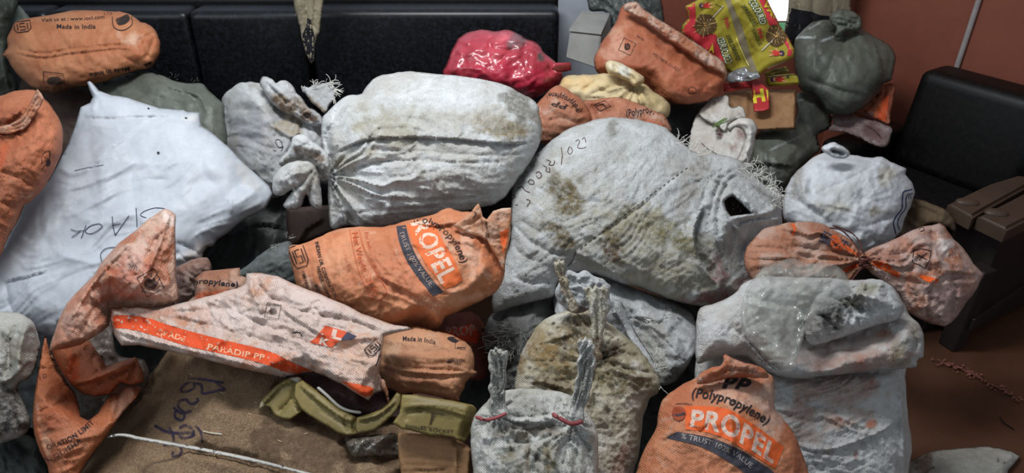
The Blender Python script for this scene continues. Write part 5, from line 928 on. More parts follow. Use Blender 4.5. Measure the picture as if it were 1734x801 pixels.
# upper row -----------------------------------------------------
M6 = orange(6, (200, 132, 90), (186, 112, 72), (200, 160, 130), .66, bump=.3)
thing('printed_sack', 'orange sack lying across the left sofa at the top left, sewn seam along its middle', 'sack', [
 soft('body', [(19, 51), (25, 40), (38, 33), (57, 29), (101, 22), (135, 17), (162, 18), (192, 19), (216, 22), (229, 30), (240, 38), (249, 40), (263, 52), (271, 72), (270, 90), (261, 108), (250, 116), (236, 119), (209, 126), (182, 137), (148, 144), (111, 153), (88, 158), (64, 153), (44, 139), (25, 121), (15, 104), (10, 96), (3, 94), (8, 86), (13, 81), (12, 64)], 2.62, M6, T=.13, flat=.4, R=45, tilt=(0, -.06), s=3,
  crum=[(40, .007), (18, .002)], wr=[(85, 30, 10, .002)], st=[('v', [(25, 83), (50, 88), (78, 91), (118, 84), (169, 79), (202, 76), (236, 80)], 2, .010), ('r', [(25, 87), (50, 92), (78, 95), (118, 88), (169, 83), (202, 80), (236, 84)], 2.5, .008), ('v', [(25, 91), (50, 96), (78, 99), (118, 92), (169, 86)], 2, .006), ('v', [(262, 55), (240, 66), (232, 82)], 4, .012), ('v', [(262, 60), (256, 80), (246, 100)], 4, .010), ('s', [(120, 145), (170, 134), (215, 122)], 4, .012), ('v', [(208, 95), (222, 104), (240, 112)], 5, .006), ('v', [(230, 60), (245, 80), (250, 100)], 3, .008)],
  stains=[(240, 78, 26, 22, 0, (168, 88, 54), .5), (220, 66, 16, 14, 0, (214, 180, 156), .6), (60, 130, 40, 20, 20, (150, 96, 66), .5), (80, 152, 60, 8, 0, (96, 66, 50), .7)],  # includes a darker brown band along the lower edge
  prints=[T_('Visit us at : www.iocl.com', [(70, 37), (105, 35), (140, 34), (177, 31)], h=6, col=INK, bold=.02, worn=.28), T_('Made in India', [(96, 48), (128, 49), (162, 48)], h=7.5, col=INK, bold=.02, worn=.22), T_('Made in India', [(219, 113), (185, 118), (151, 124)], h=7.5, col=INK, bold=.02, worn=.24), T_('INDIA', [(118, 21), (134, 20)], h=4, col=INK), T_('LTD', [(176, 25), (190, 25)], h=4, col=INK)]
   +isi(38, 45, 28, 18, -8)+[L_([(190, 28), (192, 44), (202, 51), (214, 49), (224, 40), (222, 28)], 1.2, INK, .2), P_([(196, 32), (206, 28), (216, 24), (220, 32), (212, 40), (200, 42)], (50, 44, 44), .3, True), L_([(73, 121), (107, 125), (111, 145)], 1.1, INK, .2, False), L_([(73, 121), (74, 141)], 1.1, INK, .2, False), P_([(78, 136), (88, 130), (100, 131), (108, 140), (98, 144), (82, 142)], (60, 46, 40), .36, True), P_([(243, 110), (256, 104), (259, 108), (248, 114)], (60, 46, 40), .3)])])
thing('olive_bag', 'olive green plastic-wrapped bundle between the top left orange sack and the smooth white sack', 'bag', [
 soft('body', [(168, 142), (182, 134), (215, 126), (250, 122), (276, 128), (288, 134), (310, 140), (342, 142), (352, 152), (366, 164), (378, 178), (380, 200), (384, 230), (376, 256), (340, 250), (280, 220), (220, 200), (180, 180), (165, 158)], 2.5, M_olive, T=.08, s=3.2, flat=.3, tilt=(0, -.06), crum=[(34, .008)], st=[('s', [(250, 126), (290, 150), (335, 165), (350, 200)], 5, .010), ('v', [(200, 140), (250, 160), (320, 180)], 6, .008), ('v', [(290, 138), (330, 170), (345, 210)], 3, .006)],
  stains=[(262, 162, 20, 10, -10, (130, 134, 126), .4)], threads=([(290, 132, -70, 8, 5, 8), (330, 142, -70, 8, 5, 8)], plain('olive_thread', (84, 90, 80), .8)))])
# tied grey sack
M11 = white(11, (190, 191, 192), (170, 168, 162), (200, 203, 206), bump=.7)
thing('tied_sack', 'grey-white sack with a ruffled tied mouth, right of the smooth white sack', 'sack', [
 soft('torn_flap', [(511, 150), (517, 148), (523, 149), (532, 144), (545, 142), (558, 140), (566, 150), (567, 166), (560, 178), (553, 190), (542, 186), (530, 176), (520, 164)], 2.36, M11, T=.010, flat=1, R=4, rag=1.5, s=2.5, tilt=(.02, 0), wr=[(45, 40, 5, .002)], st=[('r', [(512, 152), (525, 170), (545, 187)], 3, .006)], stains=[(540, 182, 26, 6, 35, (150, 124, 96), .7)],
  threads=([(535, 146, -80, 6, 14, 14), (556, 143, -40, 5, 16, 18), (564, 152, 20, 4, 14, 18), (515, 150, -100, 4, 8, 7), (563, 166, 60, 4, 8, 10)], M_thread)),
 soft('gathered_mouth', [(440, 141), (443, 131), (450, 129), (460, 134), (467, 140), (474, 136), (482, 136), (490, 140), (497, 147), (503, 158), (512, 166), (520, 180), (532, 186), (545, 196), (548, 212), (530, 214), (512, 205), (498, 196), (478, 188), (462, 176), (450, 160)], 2.38, M11, T=.05, s=2.5, crum=[(14, .008)], fans=[(506, 192, 18, .014, 50)], st=[('v', [(450, 140), (472, 160), (490, 180)], 3, .014), ('r', [(456, 140), (476, 158), (492, 172)], 4, .010), ('v', [(500, 160), (504, 175), (506, 190)], 3, .010), ('v', [(478, 180), (500, 188), (530, 200)], 3, .012)],
  stains=[(478, 176, 22, 10, 40, (120, 96, 70), .8), (525, 198, 20, 10, 20, (96, 70, 52), .9), (505, 180, 16, 12, 0, (150, 130, 108), .6)]),
 soft('body', [(372, 195), (374, 172), (380, 158), (394, 147), (409, 140), (429, 139), (450, 146), (470, 164), (490, 180), (512, 192), (535, 204), (546, 222), (548, 260), (530, 290), (490, 320), (465, 336), (445, 326), (420, 300), (395, 270), (376, 240)], 2.44, M11, T=.13, flat=.25, s=3, tilt=(0, -.05), Tb=.05, crum=[(28, .006), (12, .002)], wr=[(20, 40, 8, .003)], fans=[(508, 192, 14, .012, 80)],
  st=[('s', [(462, 215), (480, 228), (495, 234), (506, 224), (508, 194)], 4, .012), ('v', [(508, 194), (509, 210), (506, 232)], 2, .008), ('v', [(498, 232), (490, 250), (484, 262)], 3, .010), ('v', [(410, 225), (440, 245), (480, 256)], 8, .008), ('r', [(400, 160), (440, 180), (470, 215)], 14, .012)],
  stains=[(430, 215, 46, 30, 20, (158, 158, 164), .5), (495, 210, 26, 20, 0, (158, 144, 122), .7), (420, 165, 30, 22, 0, (206, 208, 210), .5), (460, 270, 40, 20, 20, (150, 150, 152), .5)],
  prints=[L_([(466, 238), (472, 236), (477, 242), (478, 250), (471, 249), (466, 240)], 1.3, INK, .2), L_([(474, 250), (480, 248), (476, 256)], 1.3, INK, .2), L_([(462, 254), (468, 256)], 1.2, INK)])])
# orange sacks behind the big ones
thing('printed_sack', 'small orange sack with upside-down lettering just below the red plastic bag', 'sack', [
 soft('body', [(905, 184), (919, 165), (934, 150), (948, 145), (968, 156), (988, 171), (1000, 192), (1001, 206), (990, 222), (954, 236), (931, 246), (910, 240), (900, 215)], 2.46, orange(14, (196, 132, 102), (182, 110, 78), (208, 170, 150), .54), T=.07, s=2.8, flat=.3, R=25, crum=[(20, .006)], st=[('v', [(940, 160), (960, 180), (996, 195)], 4, .006), ('v', [(925, 205), (950, 200), (980, 210)], 4, .006)],
  prints=[T_('(Polypropylene)', [(986, 186), (966, 167), (945, 158), (925, 157)], h=9, col=BLK, bold=.02, worn=.3), T_('PP', [(962, 178), (935, 170)], h=9, col=BLK, bold=.04, shear=.2, worn=.35)])])
thing('printed_sack', 'orange sack peeping over the crest of the largest white sack, lettering upright', 'sack', [
 soft('body', [(988, 172), (1000, 170), (1025, 166), (1049, 165), (1072, 172), (1089, 179), (1110, 188), (1126, 196), (1133, 208), (1136, 222), (1120, 232), (1080, 235), (1020, 232), (1000, 215), (990, 195)], 2.44, orange(15, (196, 130, 98), (178, 106, 76), (208, 170, 150), .56), T=.06, s=2.8, flat=.3, R=20, crum=[(20, .005)], st=[('s', [(996, 178), (1004, 195), (1006, 210)], 4, -.010), ('v', [(1010, 178), (1040, 182), (1060, 176)], 3, .005)], stains=[(1110, 212, 26, 8, 15, (196, 84, 44), .6)],
  prints=[T_('(Polypropylene)', [(1061, 197), (1085, 194), (1110, 190), (1130, 200)], h=12, col=BLK, bold=.02, shear=.1, worn=.26), L_([(1006, 178), (1024, 170), (1034, 180), (1016, 188)], 1.2, INK, .25, False, True), L_([(1010, 180), (1020, 176), (1026, 182)], 1.6, INK)])])
M15 = fabric('cream_cloth', (212, 194, 154), (196, 174, 130), (220, 210, 186), .55, rough=.6, bump=.25, bscale=40, seed=15)
thing('tied_bag', 'cream cloth bag knotted on top in front of the tilted orange sack', 'bag', [
 soft('knot', [(1025, 112), (1028, 104), (1036, 102), (1050, 106), (1066, 114), (1080, 122), (1090, 130), (1090, 138), (1084, 144), (1074, 146), (1062, 138), (1046, 130), (1032, 126)], 2.52, M15, T=.05, s=2.5, crum=[(16, .006)], st=[('v', [(1035, 108), (1055, 122), (1078, 136)], 4, .012), ('v', [(1060, 112), (1068, 126), (1076, 142)], 3, .01)], stains=[(1050, 118, 16, 8, 20, (214, 214, 206), .7)]),
 soft('body', [(945, 150), (949, 140), (956, 130), (971, 127), (1002, 126), (1024, 124), (1040, 126), (1060, 134), (1078, 140), (1092, 142), (1105, 153), (1123, 165), (1135, 180), (1131, 197), (1110, 205), (1062, 200), (1020, 190), (985, 184), (960, 166)], 2.60, M15, T=.10, s=2.8, flat=.2, fans=[(1076, 144, 24, .018, 80)], crum=[(26, .005)], st=[('v', [(1076, 144), (1040, 146), (1000, 160)], 4, .012), ('v', [(1076, 146), (1060, 165), (1040, 180)], 4, .014), ('v', [(1080, 146), (1100, 165), (1120, 185)], 4, .014), ('v', [(1076, 148), (1085, 175), (1092, 190)], 3, .010), ('v', [(1026, 126), (1005, 140), (985, 155)], 4, .008)],
  stains=[(975, 142, 30, 14, 0, (214, 174, 116), .5), (1076, 150, 14, 10, 0, (150, 132, 90), .6)])])
M16 = orange(16, (188, 112, 78), (172, 92, 60), (198, 150, 124), .66, bump=.3)
thing('printed_sack', 'full orange sack tilted to the right behind the cream bag, its sewn top folded over', 'sack', [
 soft('sewn_edge', [(1062, 5), (1076, 3), (1089, 13), (1109, 28), (1150, 54), (1184, 76), (1224, 105), (1232, 122), (1229, 128), (1216, 120), (1196, 112), (1176, 98), (1150, 80), (1125, 62), (1098, 42), (1076, 28), (1060, 20), (1056, 12)], 2.62, orange(17, (196, 132, 98), (176, 104, 70), (214, 186, 168), .48, bump=.6), T=.03, s=2.5, flat=.5, R=8, crum=[(12, .006)], wr=[(38, 14, 5, .004)]),
 soft('body', [(1006, 104), (1010, 90), (1018, 74), (1030, 56), (1039, 44), (1046, 28), (1052, 13), (1058, 8), (1070, 12), (1100, 36), (1150, 68), (1184, 90), (1222, 112), (1231, 124), (1228, 142), (1217, 158), (1194, 172), (1163, 177), (1136, 174), (1115, 166), (1093, 152), (1062, 142), (1030, 136), (1010, 122)], 2.70, M16, T=.13, flat=.35, R=40, tilt=(0, -.05), s=3, Tb=.04,
  crum=[(36, .007)], wr=[(35, 50, 14, .003)], st=[('s', [(1060, 25), (1098, 46), (1150, 82), (1196, 114), (1228, 130)], 4, -.010), ('v', [(1040, 60), (1060, 66), (1080, 60)], 5, .005), ('v', [(1010, 100), (1030, 90), (1045, 100)], 5, .005), ('v', [(1215, 130), (1200, 145), (1205, 165)], 4, .006), ('v', [(1180, 165), (1200, 140), (1226, 128)], 5, .006)],
  stains=[(1042, 75, 20, 30, 20, (204, 160, 136), .5), (1170, 140, 50, 20, 30, (176, 92, 62), .4), (1225, 150, 12, 14, 0, (130, 56, 46), .6)],
  prints=emblem(1062, 79, 22, 26, seed=8)+[T_('THIS SIDE', [(1076, 62), (1090, 70)], h=4, col=INK, worn=.42), T_('POLYMER GRADE', [(1104, 92), (1124, 106), (1150, 122)], h=5, col=(92, 56, 46), worn=.4), T_('16H 23', [(1094, 126), (1112, 134)], h=6, col=(82, 54, 48), worn=.38), L_([(1172+7*math.cos(a), 153+6*math.sin(a)) for a in np.linspace(0, 6.1, 10)], 1, (92, 56, 46), .3), L_([(1090, 130), (1110, 142), (1132, 158)], 1.4, (82, 54, 48), .42)])])
# red plastic bag
M_redp = fabric('red_film', (184, 66, 78), (156, 46, 58), (204, 112, 120), .55, rough=.25, bump=.3, bscale=34, spec=.7, fine=(1, 1))
thing('plastic_bag', 'glossy red plastic bag full of things in front of the middle sofa', 'bag', [
 soft('handle', [(936, 108), (944, 106), (956, 106), (966, 106), (968, 118), (958, 121), (944, 122), (934, 118)], 2.58, M_redp, T=.012, s=2.5, smooth=False, crum=[(14, .004)]),
 soft('body', [(749, 126), (753, 114), (759, 104), (762, 92), (767, 80), (772, 71), (777, 64), (794, 54), (821, 50), (836, 53), (851, 51), (866, 52), (877, 57), (892, 66), (911, 74), (924, 91), (940, 104), (950, 114), (954, 124), (952, 137), (941, 150), (927, 156), (911, 165), (896, 170), (877, 162), (850, 152), (800, 146), (760, 140)], 2.68, M_redp, T=.14, flat=.2, s=2.8, Tb=.04, tilt=(0, -.04), crum=[(44, .016), (14, .003)], fans=[(902, 76, 14, .010, 70)],
  st=[('v', [(838, 60), (830, 75), (833, 84)], 3, .014), ('v', [(833, 82), (850, 84), (870, 84)], 3, .012), ('r', [(780, 80), (775, 105), (765, 125)], 6, .012), ('v', [(890, 72), (885, 95), (895, 120)], 4, .010), ('v', [(902, 76), (925, 100), (940, 120)], 4, .010), ('v', [(880, 80), (860, 90), (840, 110)], 4, .008)],
  stains=[(874, 72, 16, 13, -20, (120, 88, 92), .95), (916, 97, 7, 11, -30, (56, 72, 66), .95), (850, 130, 60, 26, 10, (176, 36, 62), .6), (856, 62, 10, 8, 0, (226, 110, 120), .5)])])  # dark spots show the contents; pale pink spot is a painted highlight
# small tied white bag
M22 = white(22, (206, 202, 194), (192, 184, 174), (214, 212, 208), bump=.4)
M_stem = plain('green_stem', (104, 130, 72), .6)
thing('tied_sack', 'small white bag with looped handles and a green stalk tucked in its knot', 'bag', [
 tubes('green_stalk', [[unp(1206+k*1.5+(28-k*3)*t, 216-k*2-(12+k*2)*t*(1.0 if k < 2 else .6), 2.31-.01*k) for t in (0, .3, .6, 1)] for k in range(4)]+[[unp(1222, 204, 2.30), unp(1218, 214, 2.30), unp(1212, 222, 2.30)]], .0022, M_stem),
 soft('handle', [(1232, 214), (1240, 206), (1254, 200), (1266, 200), (1276, 204), (1282, 216), (1280, 232), (1277, 250), (1270, 272), (1262, 288), (1248, 282), (1250, 266), (1257, 248), (1262, 234), (1256, 220), (1244, 216), (1236, 224)], 2.36, M22, T=.035, s=2.5, crum=[(16, .004)], st=[('r', [(1250, 205), (1270, 215), (1268, 250), (1256, 280)], 5, .008), ('v', [(1256, 240), (1246, 262), (1240, 280)], 4, .01)]),
 soft('tuft', [(1184, 190), (1200, 173), (1212, 164), (1224, 161), (1233, 163), (1235, 178), (1240, 182), (1254, 180), (1262, 190), (1262, 200), (1246, 202), (1234, 210), (1226, 222), (1214, 212), (1196, 204)], 2.38, M22, T=.04, s=2.5, crum=[(16, .008)], fans=[(1226, 212, 14, .012, 50)], st=[('v', [(1234, 178), (1230, 195), (1228, 210)], 3, .012)], stains=[(1244, 192, 12, 8, 0, (170, 158, 146), .5)]),
 soft('body', [(1164, 256), (1167, 234), (1174, 206), (1184, 189), (1200, 192), (1216, 205), (1228, 214), (1244, 208), (1262, 212), (1268, 232), (1262, 262), (1266, 294), (1240, 292), (1200, 285), (1170, 272)], 2.44, M22, T=.08, s=2.6, flat=.2, fans=[(1226, 214, 20, .012, 60)], crum=[(20, .005)], st=[('v', [(1226, 216), (1214, 240), (1208, 270)], 4, .012), ('v', [(1226, 216), (1238, 236), (1244, 262)], 4, .014)],
  stains=[(1218, 226, 5, 12, 0, (70, 40, 44), .9), (1252, 226, 12, 20, 10, (150, 126, 122), .8)], prints=[L_([(1188, 242), (1196, 250), (1212, 260), (1220, 264)], 1.4, (90, 90, 86), .1)])])  # small dark blotch draws a hole, its shade put into the colour
# sparkler packs on a brown box
M_yel = fabric('yellow_print', (172, 160, 58), (156, 142, 50), (184, 174, 96), .6, rough=.5, bump=.12, spec=.35, crease=.1, fine=(1, 1))
M_redc = plain('red_print', (190, 56, 60), .35)
CRI = (190, 56, 64); YEL = (212, 196, 60)
f6 = lambda q: [(1120+x/4.657, y/4.657) for x, y in q]
def burst(cx, cy, r, n=26):
    rr = random.Random(int(cx)); o = [P_([(cx+r*.9*math.cos(a*.6)*rr.uniform(.8, 1.1), cy+r*.9*math.sin(a*.6)*rr.uniform(.8, 1.1)) for a in range(10)], (92, 72, 44), .25, True)]
    for i in range(n):
        a = i*2*math.pi/n+rr.uniform(-.1, .1); q = r*rr.uniform(.7, 1.05); o.append(L_([(cx+math.cos(a)*2, cy+math.sin(a)*2), (cx+math.cos(a)*q, cy+math.sin(a)*q)], .8, (206, 176, 110) if i % 2 else (48, 38, 34), .05, False))
    o.append(P_([(cx+2.6*math.cos(a*1.05), cy+2.6*math.sin(a*1.05)) for a in range(6)], (236, 170, 96), .0)); return o
def child(x, y, s=1.0, fl=1, a0=0):
    """small printed figure of a running child: head, dark hair, red clothes"""
    q = lambda pts: [(x+(px*math.cos(a0)-py*math.sin(a0))*s*fl, y+(px*math.sin(a0)+py*math.cos(a0))*s) for px, py in pts]
    return [P_(q([(-12, -3), (-6, -5), (-4, 0), (-7, 4), (-12, 3)]), (66, 50, 84), .0, True), P_(q([(-9, -2), (-5, -3), (-4, 1), (-8, 3)]), (224, 170, 130), .0, True), P_(q([(-4, -3), (6, -5), (8, 0), (5, 4), (-4, 3)]), (196, 60, 52), .0, True), L_(q([(5, -2), (13, -5)]), 2, (224, 160, 120), .0), L_(q([(5, 2), (13, 4)]), 2, (224, 160, 120), .0), L_(q([(-2, -3), (2, -9)]), 1.6, (224, 160, 120), .0)]
M_tapeb = plain('brown_tape', (128, 116, 92), .25, .3, 60, .1, spec=.6); M_foil = plain('silver_foil', (190, 194, 198), .22, .9, 60, .2, metallic=.6)
TB = (132, 122, 98)
thing('sparkler_pack', 'large yellow and red sparkler pack sealed with brown tape, leaning on the brown box', 'firework pack', [
 soft('foil_wrap', [(1228, 136), (1232, 125), (1246, 117), (1262, 112), (1268, 122), (1284, 122), (1288, 132), (1270, 138), (1250, 140), (1236, 142)], 2.44, M_foil, T=.02, s=2.4, crum=[(9, .010)], smooth=False, label='crumpled silver foil'),
 soft('printed_face', [(1160, 10), (1176, 2), (1200, -14), (1250, -40), (1290, -30), (1300, 2), (1320, 42), (1334, 62), (1346, 84), (1344, 98), (1322, 108), (1298, 118), (1284, 128), (1270, 132), (1252, 128), (1232, 122), (1205, 100), (1180, 80), (1152, 56), (1155, 42), (1166, 30), (1161, 18)], 2.54, M_yel, T=.03, Tb=.05, flat=1, R=10, smooth=False, s=3, tilt=(.0, -.06), rag=.4, crum=[(40, .006)],
  st=[('v', [(1240, 10), (1262, 60), (1284, 124)], 5, .006), ('s', [(1262, 60), (1284, 90), (1300, 116)][:2], 4, .004)],
  prints=[P_(f6([(185, 45), (265, 20), (270, 120), (280, 260), (430, 270), (470, 420), (520, 560), (440, 500), (300, 390), (150, 240), (160, 190), (215, 140)]), CRI, .08), P_(f6([(740, -60), (830, 0), (930, 190), (1055, 390), (1045, 440), (990, 440), (1000, 390), (900, 220), (850, 200), (800, 60)]), CRI, .08),
   band(f6([(480, -180), (545, 0), (640, 220), (700, 420), (790, 620)]), f6([(400, -180), (500, 0), (590, 260), (655, 460), (705, 620)]), TB, .03),
   T_('COLOURED', f6([(505, 505), (470, 400), (435, 300)]), top=f6([(560, 490), (525, 390), (490, 290)]), col=(40, 44, 44), bold=.09, worn=.0), T_('COLOURED', f6([(505, 505), (470, 400), (435, 300)]), top=f6([(560, 490), (525, 390), (490, 290)]), col=(196, 206, 176), bold=.02, worn=.0),
   T_('SPARKLERS', f6([(590, 480), (550, 380), (505, 280)]), top=f6([(625, 470), (585, 370), (535, 272)]), col=(70, 74, 40), bold=.02, worn=.05),
   T_('COLOURED', f6([(685, 10), (740, 100), (785, 195)]), top=f6([(735, -10), (790, 80), (830, 180)]), col=(40, 44, 44), bold=.09, worn=.0), T_('COLOURED', f6([(685, 10), (740, 100), (785, 195)]), top=f6([(735, -10), (790, 80), (830, 180)]), col=(196, 206, 176), bold=.02, worn=.0),
   T_('SPARKLERS', f6([(625, 50), (680, 130), (725, 210)]), top=f6([(660, 35), (715, 115), (765, 190)]), col=(70, 74, 40), bold=.02, worn=.05),
   T_('A', f6([(370, 405), (415, 415)]), h=12, col=YEL, bold=.05, worn=.0), T_('VA', f6([(795, 30), (870, 130)]), h=10, col=YEL, bold=.04, worn=.0), T_('No.', f6([(490, 150), (520, 230)]), h=8, col=CRI, bold=.03, worn=.0), T_('No.', f6([(750, 235), (790, 320)]), h=8, col=CRI, bold=.03, worn=.0), T_('SINGLE', f6([(710, 240), (770, 360)]), h=6, col=(80, 84, 40), worn=.1),
   L_(f6([(420, 30), (480, 60)]), 1, (60, 60, 40), .1)]
   +burst(*f6([(345, 200)])[0], 22)+burst(*f6([(905, 280)])[0], 20)+[L_(f6([(360, 185), (490, 45)]), 1.8, (206, 200, 190), .0, False), L_(f6([(895, 300), (790, 400)]), 1.8, (206, 200, 190), .0, False)]+child(*f6([(350, 45)])[0], .9, 1)+child(*f6([(910, 420)])[0], 1.0, -1)
   +[L_(f6([(835, 540), (1040, 465)]), 2.4, (206, 204, 186), .1, False), L_(f6([(590, 300), (650, 440), (690, 520)]), 1.6, (220, 214, 110), .0)]),
])
thing('paper_strip', 'red strip printed with two yellow letters hanging down the front of the brown box', 'label strip', [
 soft('strip', f6([(705, 610), (770, 620), (820, 680), (845, 700), (852, 801), (850, 860), (790, 880), (730, 880), (720, 800)]), 2.40, M_redc, T=.006, Tb=.003, flat=1, R=3, smooth=False, s=2.6, rag=.3, crum=[(26, .003)], prints=[T_('HI', [(1276, 174), (1306, 168)], h=20, col=YEL, bold=.05, worn=.0)])])
thing('paper_strip', 'crumpled red wrapper band lying flat on the edge of the brown box', 'label strip', [
 soft('strip', f6([(490, 660), (560, 655), (640, 640), (710, 640), (715, 690), (640, 700), (560, 715), (490, 720)]), 2.42, M_redc, T=.012, Tb=.003, s=2.4, smooth=False, crum=[(12, .006)], prints=[T_('ORIXA', f6([(515, 705), (630, 695)]), h=6, col=(40, 30, 40), worn=.2)])])
thing('sparkler_box', 'small yellow sparkler packet with a printed child, on the right front of the brown box', 'firework pack', [
 soft('box', f6([(820, 605), (900, 590), (1045, 580), (1075, 600), (1090, 650), (1080, 668), (960, 676), (840, 680), (822, 650)]), 2.40, M_yel, T=.02, Tb=.03, flat=1, R=5, smooth=False, s=2.4, rag=.3, prints=child(*f6([(925, 625)])[0], 1.1, 1)+[L_(f6([(828, 612), (1050, 590), (1078, 655), (845, 672)]), .8, (70, 60, 30), .1, False, True), P_(f6([(985, 600), (1005, 598), (1005, 615), (988, 617)]), (60, 90, 60), .1)])])
for k, q in enumerate([[(815, 590), (900, 570), (1000, 545), (1015, 575), (900, 592), (822, 604)], [(812, 570), (900, 545), (985, 522), (1000, 545), (900, 568), (818, 590)]]):
    thing('sparkler_box', ['thin yellow sparkler packet directly under the large sparkler pack', 'thin yellow sparkler packet second from the top of the little pile'][1-k], 'firework pack', [
     soft('box', f6(q), 2.43+k*.02, M_yel, T=.012, Tb=.03, flat=1, R=4, smooth=False, s=2.4, rag=.2, prints=[L_(f6([(q[0][0]+15, q[0][1]-2), (q[2][0]-15, q[2][1]+12)]), 2, (70, 90, 40), .2, False)])], 'thin sparkler packets')
thing('brown_box', 'plain brown cardboard box carrying the sparkler packs', 'box', [
 soft('front', [(1227, 158), (1262, 152), (1349, 152), (1347, 219), (1281, 222), (1240, 224), (1230, 220)], 2.50, M_bcar, T=.05, Tb=.22, flat=1, R=5, smooth=False, s=3.2, rag=.3, st=[('r', [(1263, 152), (1264, 190), (1264, 222)], 3, .006), ('v', [(1232, 162), (1290, 160), (1345, 158)], 2, .003), ('s', [(1230, 168), (1300, 166), (1347, 164)], 3, .003)], stains=[(1246, 190, 16, 40, 0, (120, 92, 68), .4)])])
# olive bags
thing('olive_bag', 'big dark olive tarpaulin bundle with a twisted knot against the terracotta wall', 'bag', [
 soft('knot', [(1405, 32), (1410, 22), (1425, 15), (1438, 18), (1448, 21), (1459, 32), (1460, 46), (1448, 52), (1432, 54), (1424, 62), (1412, 62), (1416, 48), (1408, 42)], 2.80, M_olive, T=.05, s=2.5, crum=[(12, .010)], st=[('v', [(1412, 30), (1432, 36), (1455, 40)], 3, .014), ('v', [(1415, 40), (1435, 44), (1450, 48)], 3, .014), ('v', [(1425, 22), (1440, 30), (1456, 34)], 3, .01)]),
 soft('body', [(1346, 68), (1352, 58), (1365, 46), (1378, 37), (1395, 34), (1412, 36), (1430, 46), (1448, 46), (1462, 50), (1478, 60), (1500, 72), (1512, 84), (1517, 98), (1514, 118), (1509, 135), (1496, 143), (1484, 160), (1470, 176), (1456, 186), (1429, 196), (1402, 190), (1386, 168), (1372, 158), (1355, 152), (1348, 130), (1346, 110), (1343, 82)], 2.86, M_olive, T=.15, flat=.25, s=3, Tb=.05, tilt=(0, -.05), fans=[(1432, 52, 20, .014, 80)], crum=[(40, .010)],
  st=[('r', [(1352, 64), (1378, 60), (1420, 70)], 3, .010), ('v', [(1378, 40), (1400, 50), (1425, 60)], 3, .010), ('v', [(1360, 130), (1410, 150), (1470, 165)], 6, .010), ('s', [(1478, 62), (1494, 120), (1488, 150)], 7, -.012), ('v', [(1430, 60), (1410, 100), (1400, 130)], 6, .006)],
  stains=[(1362, 63, 22, 2, 0, (190, 196, 196), .8), (1400, 66, 14, 2, -20, (180, 186, 186), .7), (1382, 42, 12, 2, -30, (186, 190, 190), .8), (1500, 150, 20, 14, 0, (50, 52, 46), .5)])])  # thin pale streaks on the ridges are glints put into the colour
thing('printed_sack', 'loose purplish and orange sack scrap between the olive bundle and the right-hand sofa', 'sack', [
 soft('pale_fold', [(1402, 221), (1410, 209), (1409, 196), (1425, 191), (1440, 192), (1456, 199), (1480, 203), (1498, 210), (1510, 216), (1508, 233), (1501, 249), (1483, 247), (1466, 240), (1452, 233), (1429, 224)], 2.72, orange(20, (134, 110, 108), (116, 88, 84), (160, 142, 142), .5, bump=.6), T=.03, s=2.6, crum=[(18, .008)], st=[('s', [(1410, 206), (1440, 210), (1475, 218), (1500, 240)], 4, .012), ('v', [(1450, 205), (1478, 220), (1490, 244)], 4, .012)], stains=[(1476, 222, 20, 8, 30, (96, 66, 66), .7)]),
 soft('orange_fold', [(1438, 190), (1463, 179), (1484, 162), (1484, 150), (1497, 144), (1513, 142), (1515, 158), (1509, 189), (1506, 209), (1490, 206), (1470, 200)], 2.78, orange(21, (180, 102, 72), (160, 82, 56), (186, 140, 130), .58), T=.03, s=2.6, crum=[(18, .006)], st=[('v', [(1500, 148), (1492, 175), (1478, 198)], 3, .010), ('s', [(1495, 150), (1478, 178), (1460, 195)], 4, .010)], prints=[P_([(1494, 168), (1506, 160), (1500, 206), (1478, 198)], (196, 82, 46), .2), T_('INDIAN', [(1484, 196), (1494, 176)], h=6, col=(214, 140, 90), worn=.2)])])
thing('olive_bag', 'lower olive plastic bundle in the gap below the brown box', 'bag', [
 soft('body', [(1281, 228), (1300, 215), (1347, 200), (1347, 162), (1360, 155), (1380, 157), (1395, 172), (1407, 192), (1406, 216), (1385, 228), (1388, 252), (1372, 268), (1350, 290), (1338, 320), (1325, 345), (1290, 350), (1262, 330), (1250, 290), (1262, 260)], 2.66, M_olive, T=.10, flat=.25, s=3.2, tilt=(0, -.05), crum=[(34, .012)], st=[('v', [(1352, 175), (1362, 210), (1380, 240)], 6, .012), ('r', [(1350, 165), (1350, 200), (1340, 235)], 6, .010), ('r', [(1290, 262), (1315, 248), (1340, 232)], 4, .008), ('s', [(1262, 282), (1300, 278), (1345, 284)], 6, .014)],
  stains=[(1322, 246, 22, 2, -25, (170, 176, 174), .6), (1297, 268, 3, 8, 0, (176, 180, 178), .5), (1355, 170, 12, 2, -10, (180, 186, 186), .7), (1310, 315, 30, 26, 0, (50, 52, 50), .6)])])  # pale streaks along the folds: painted glints
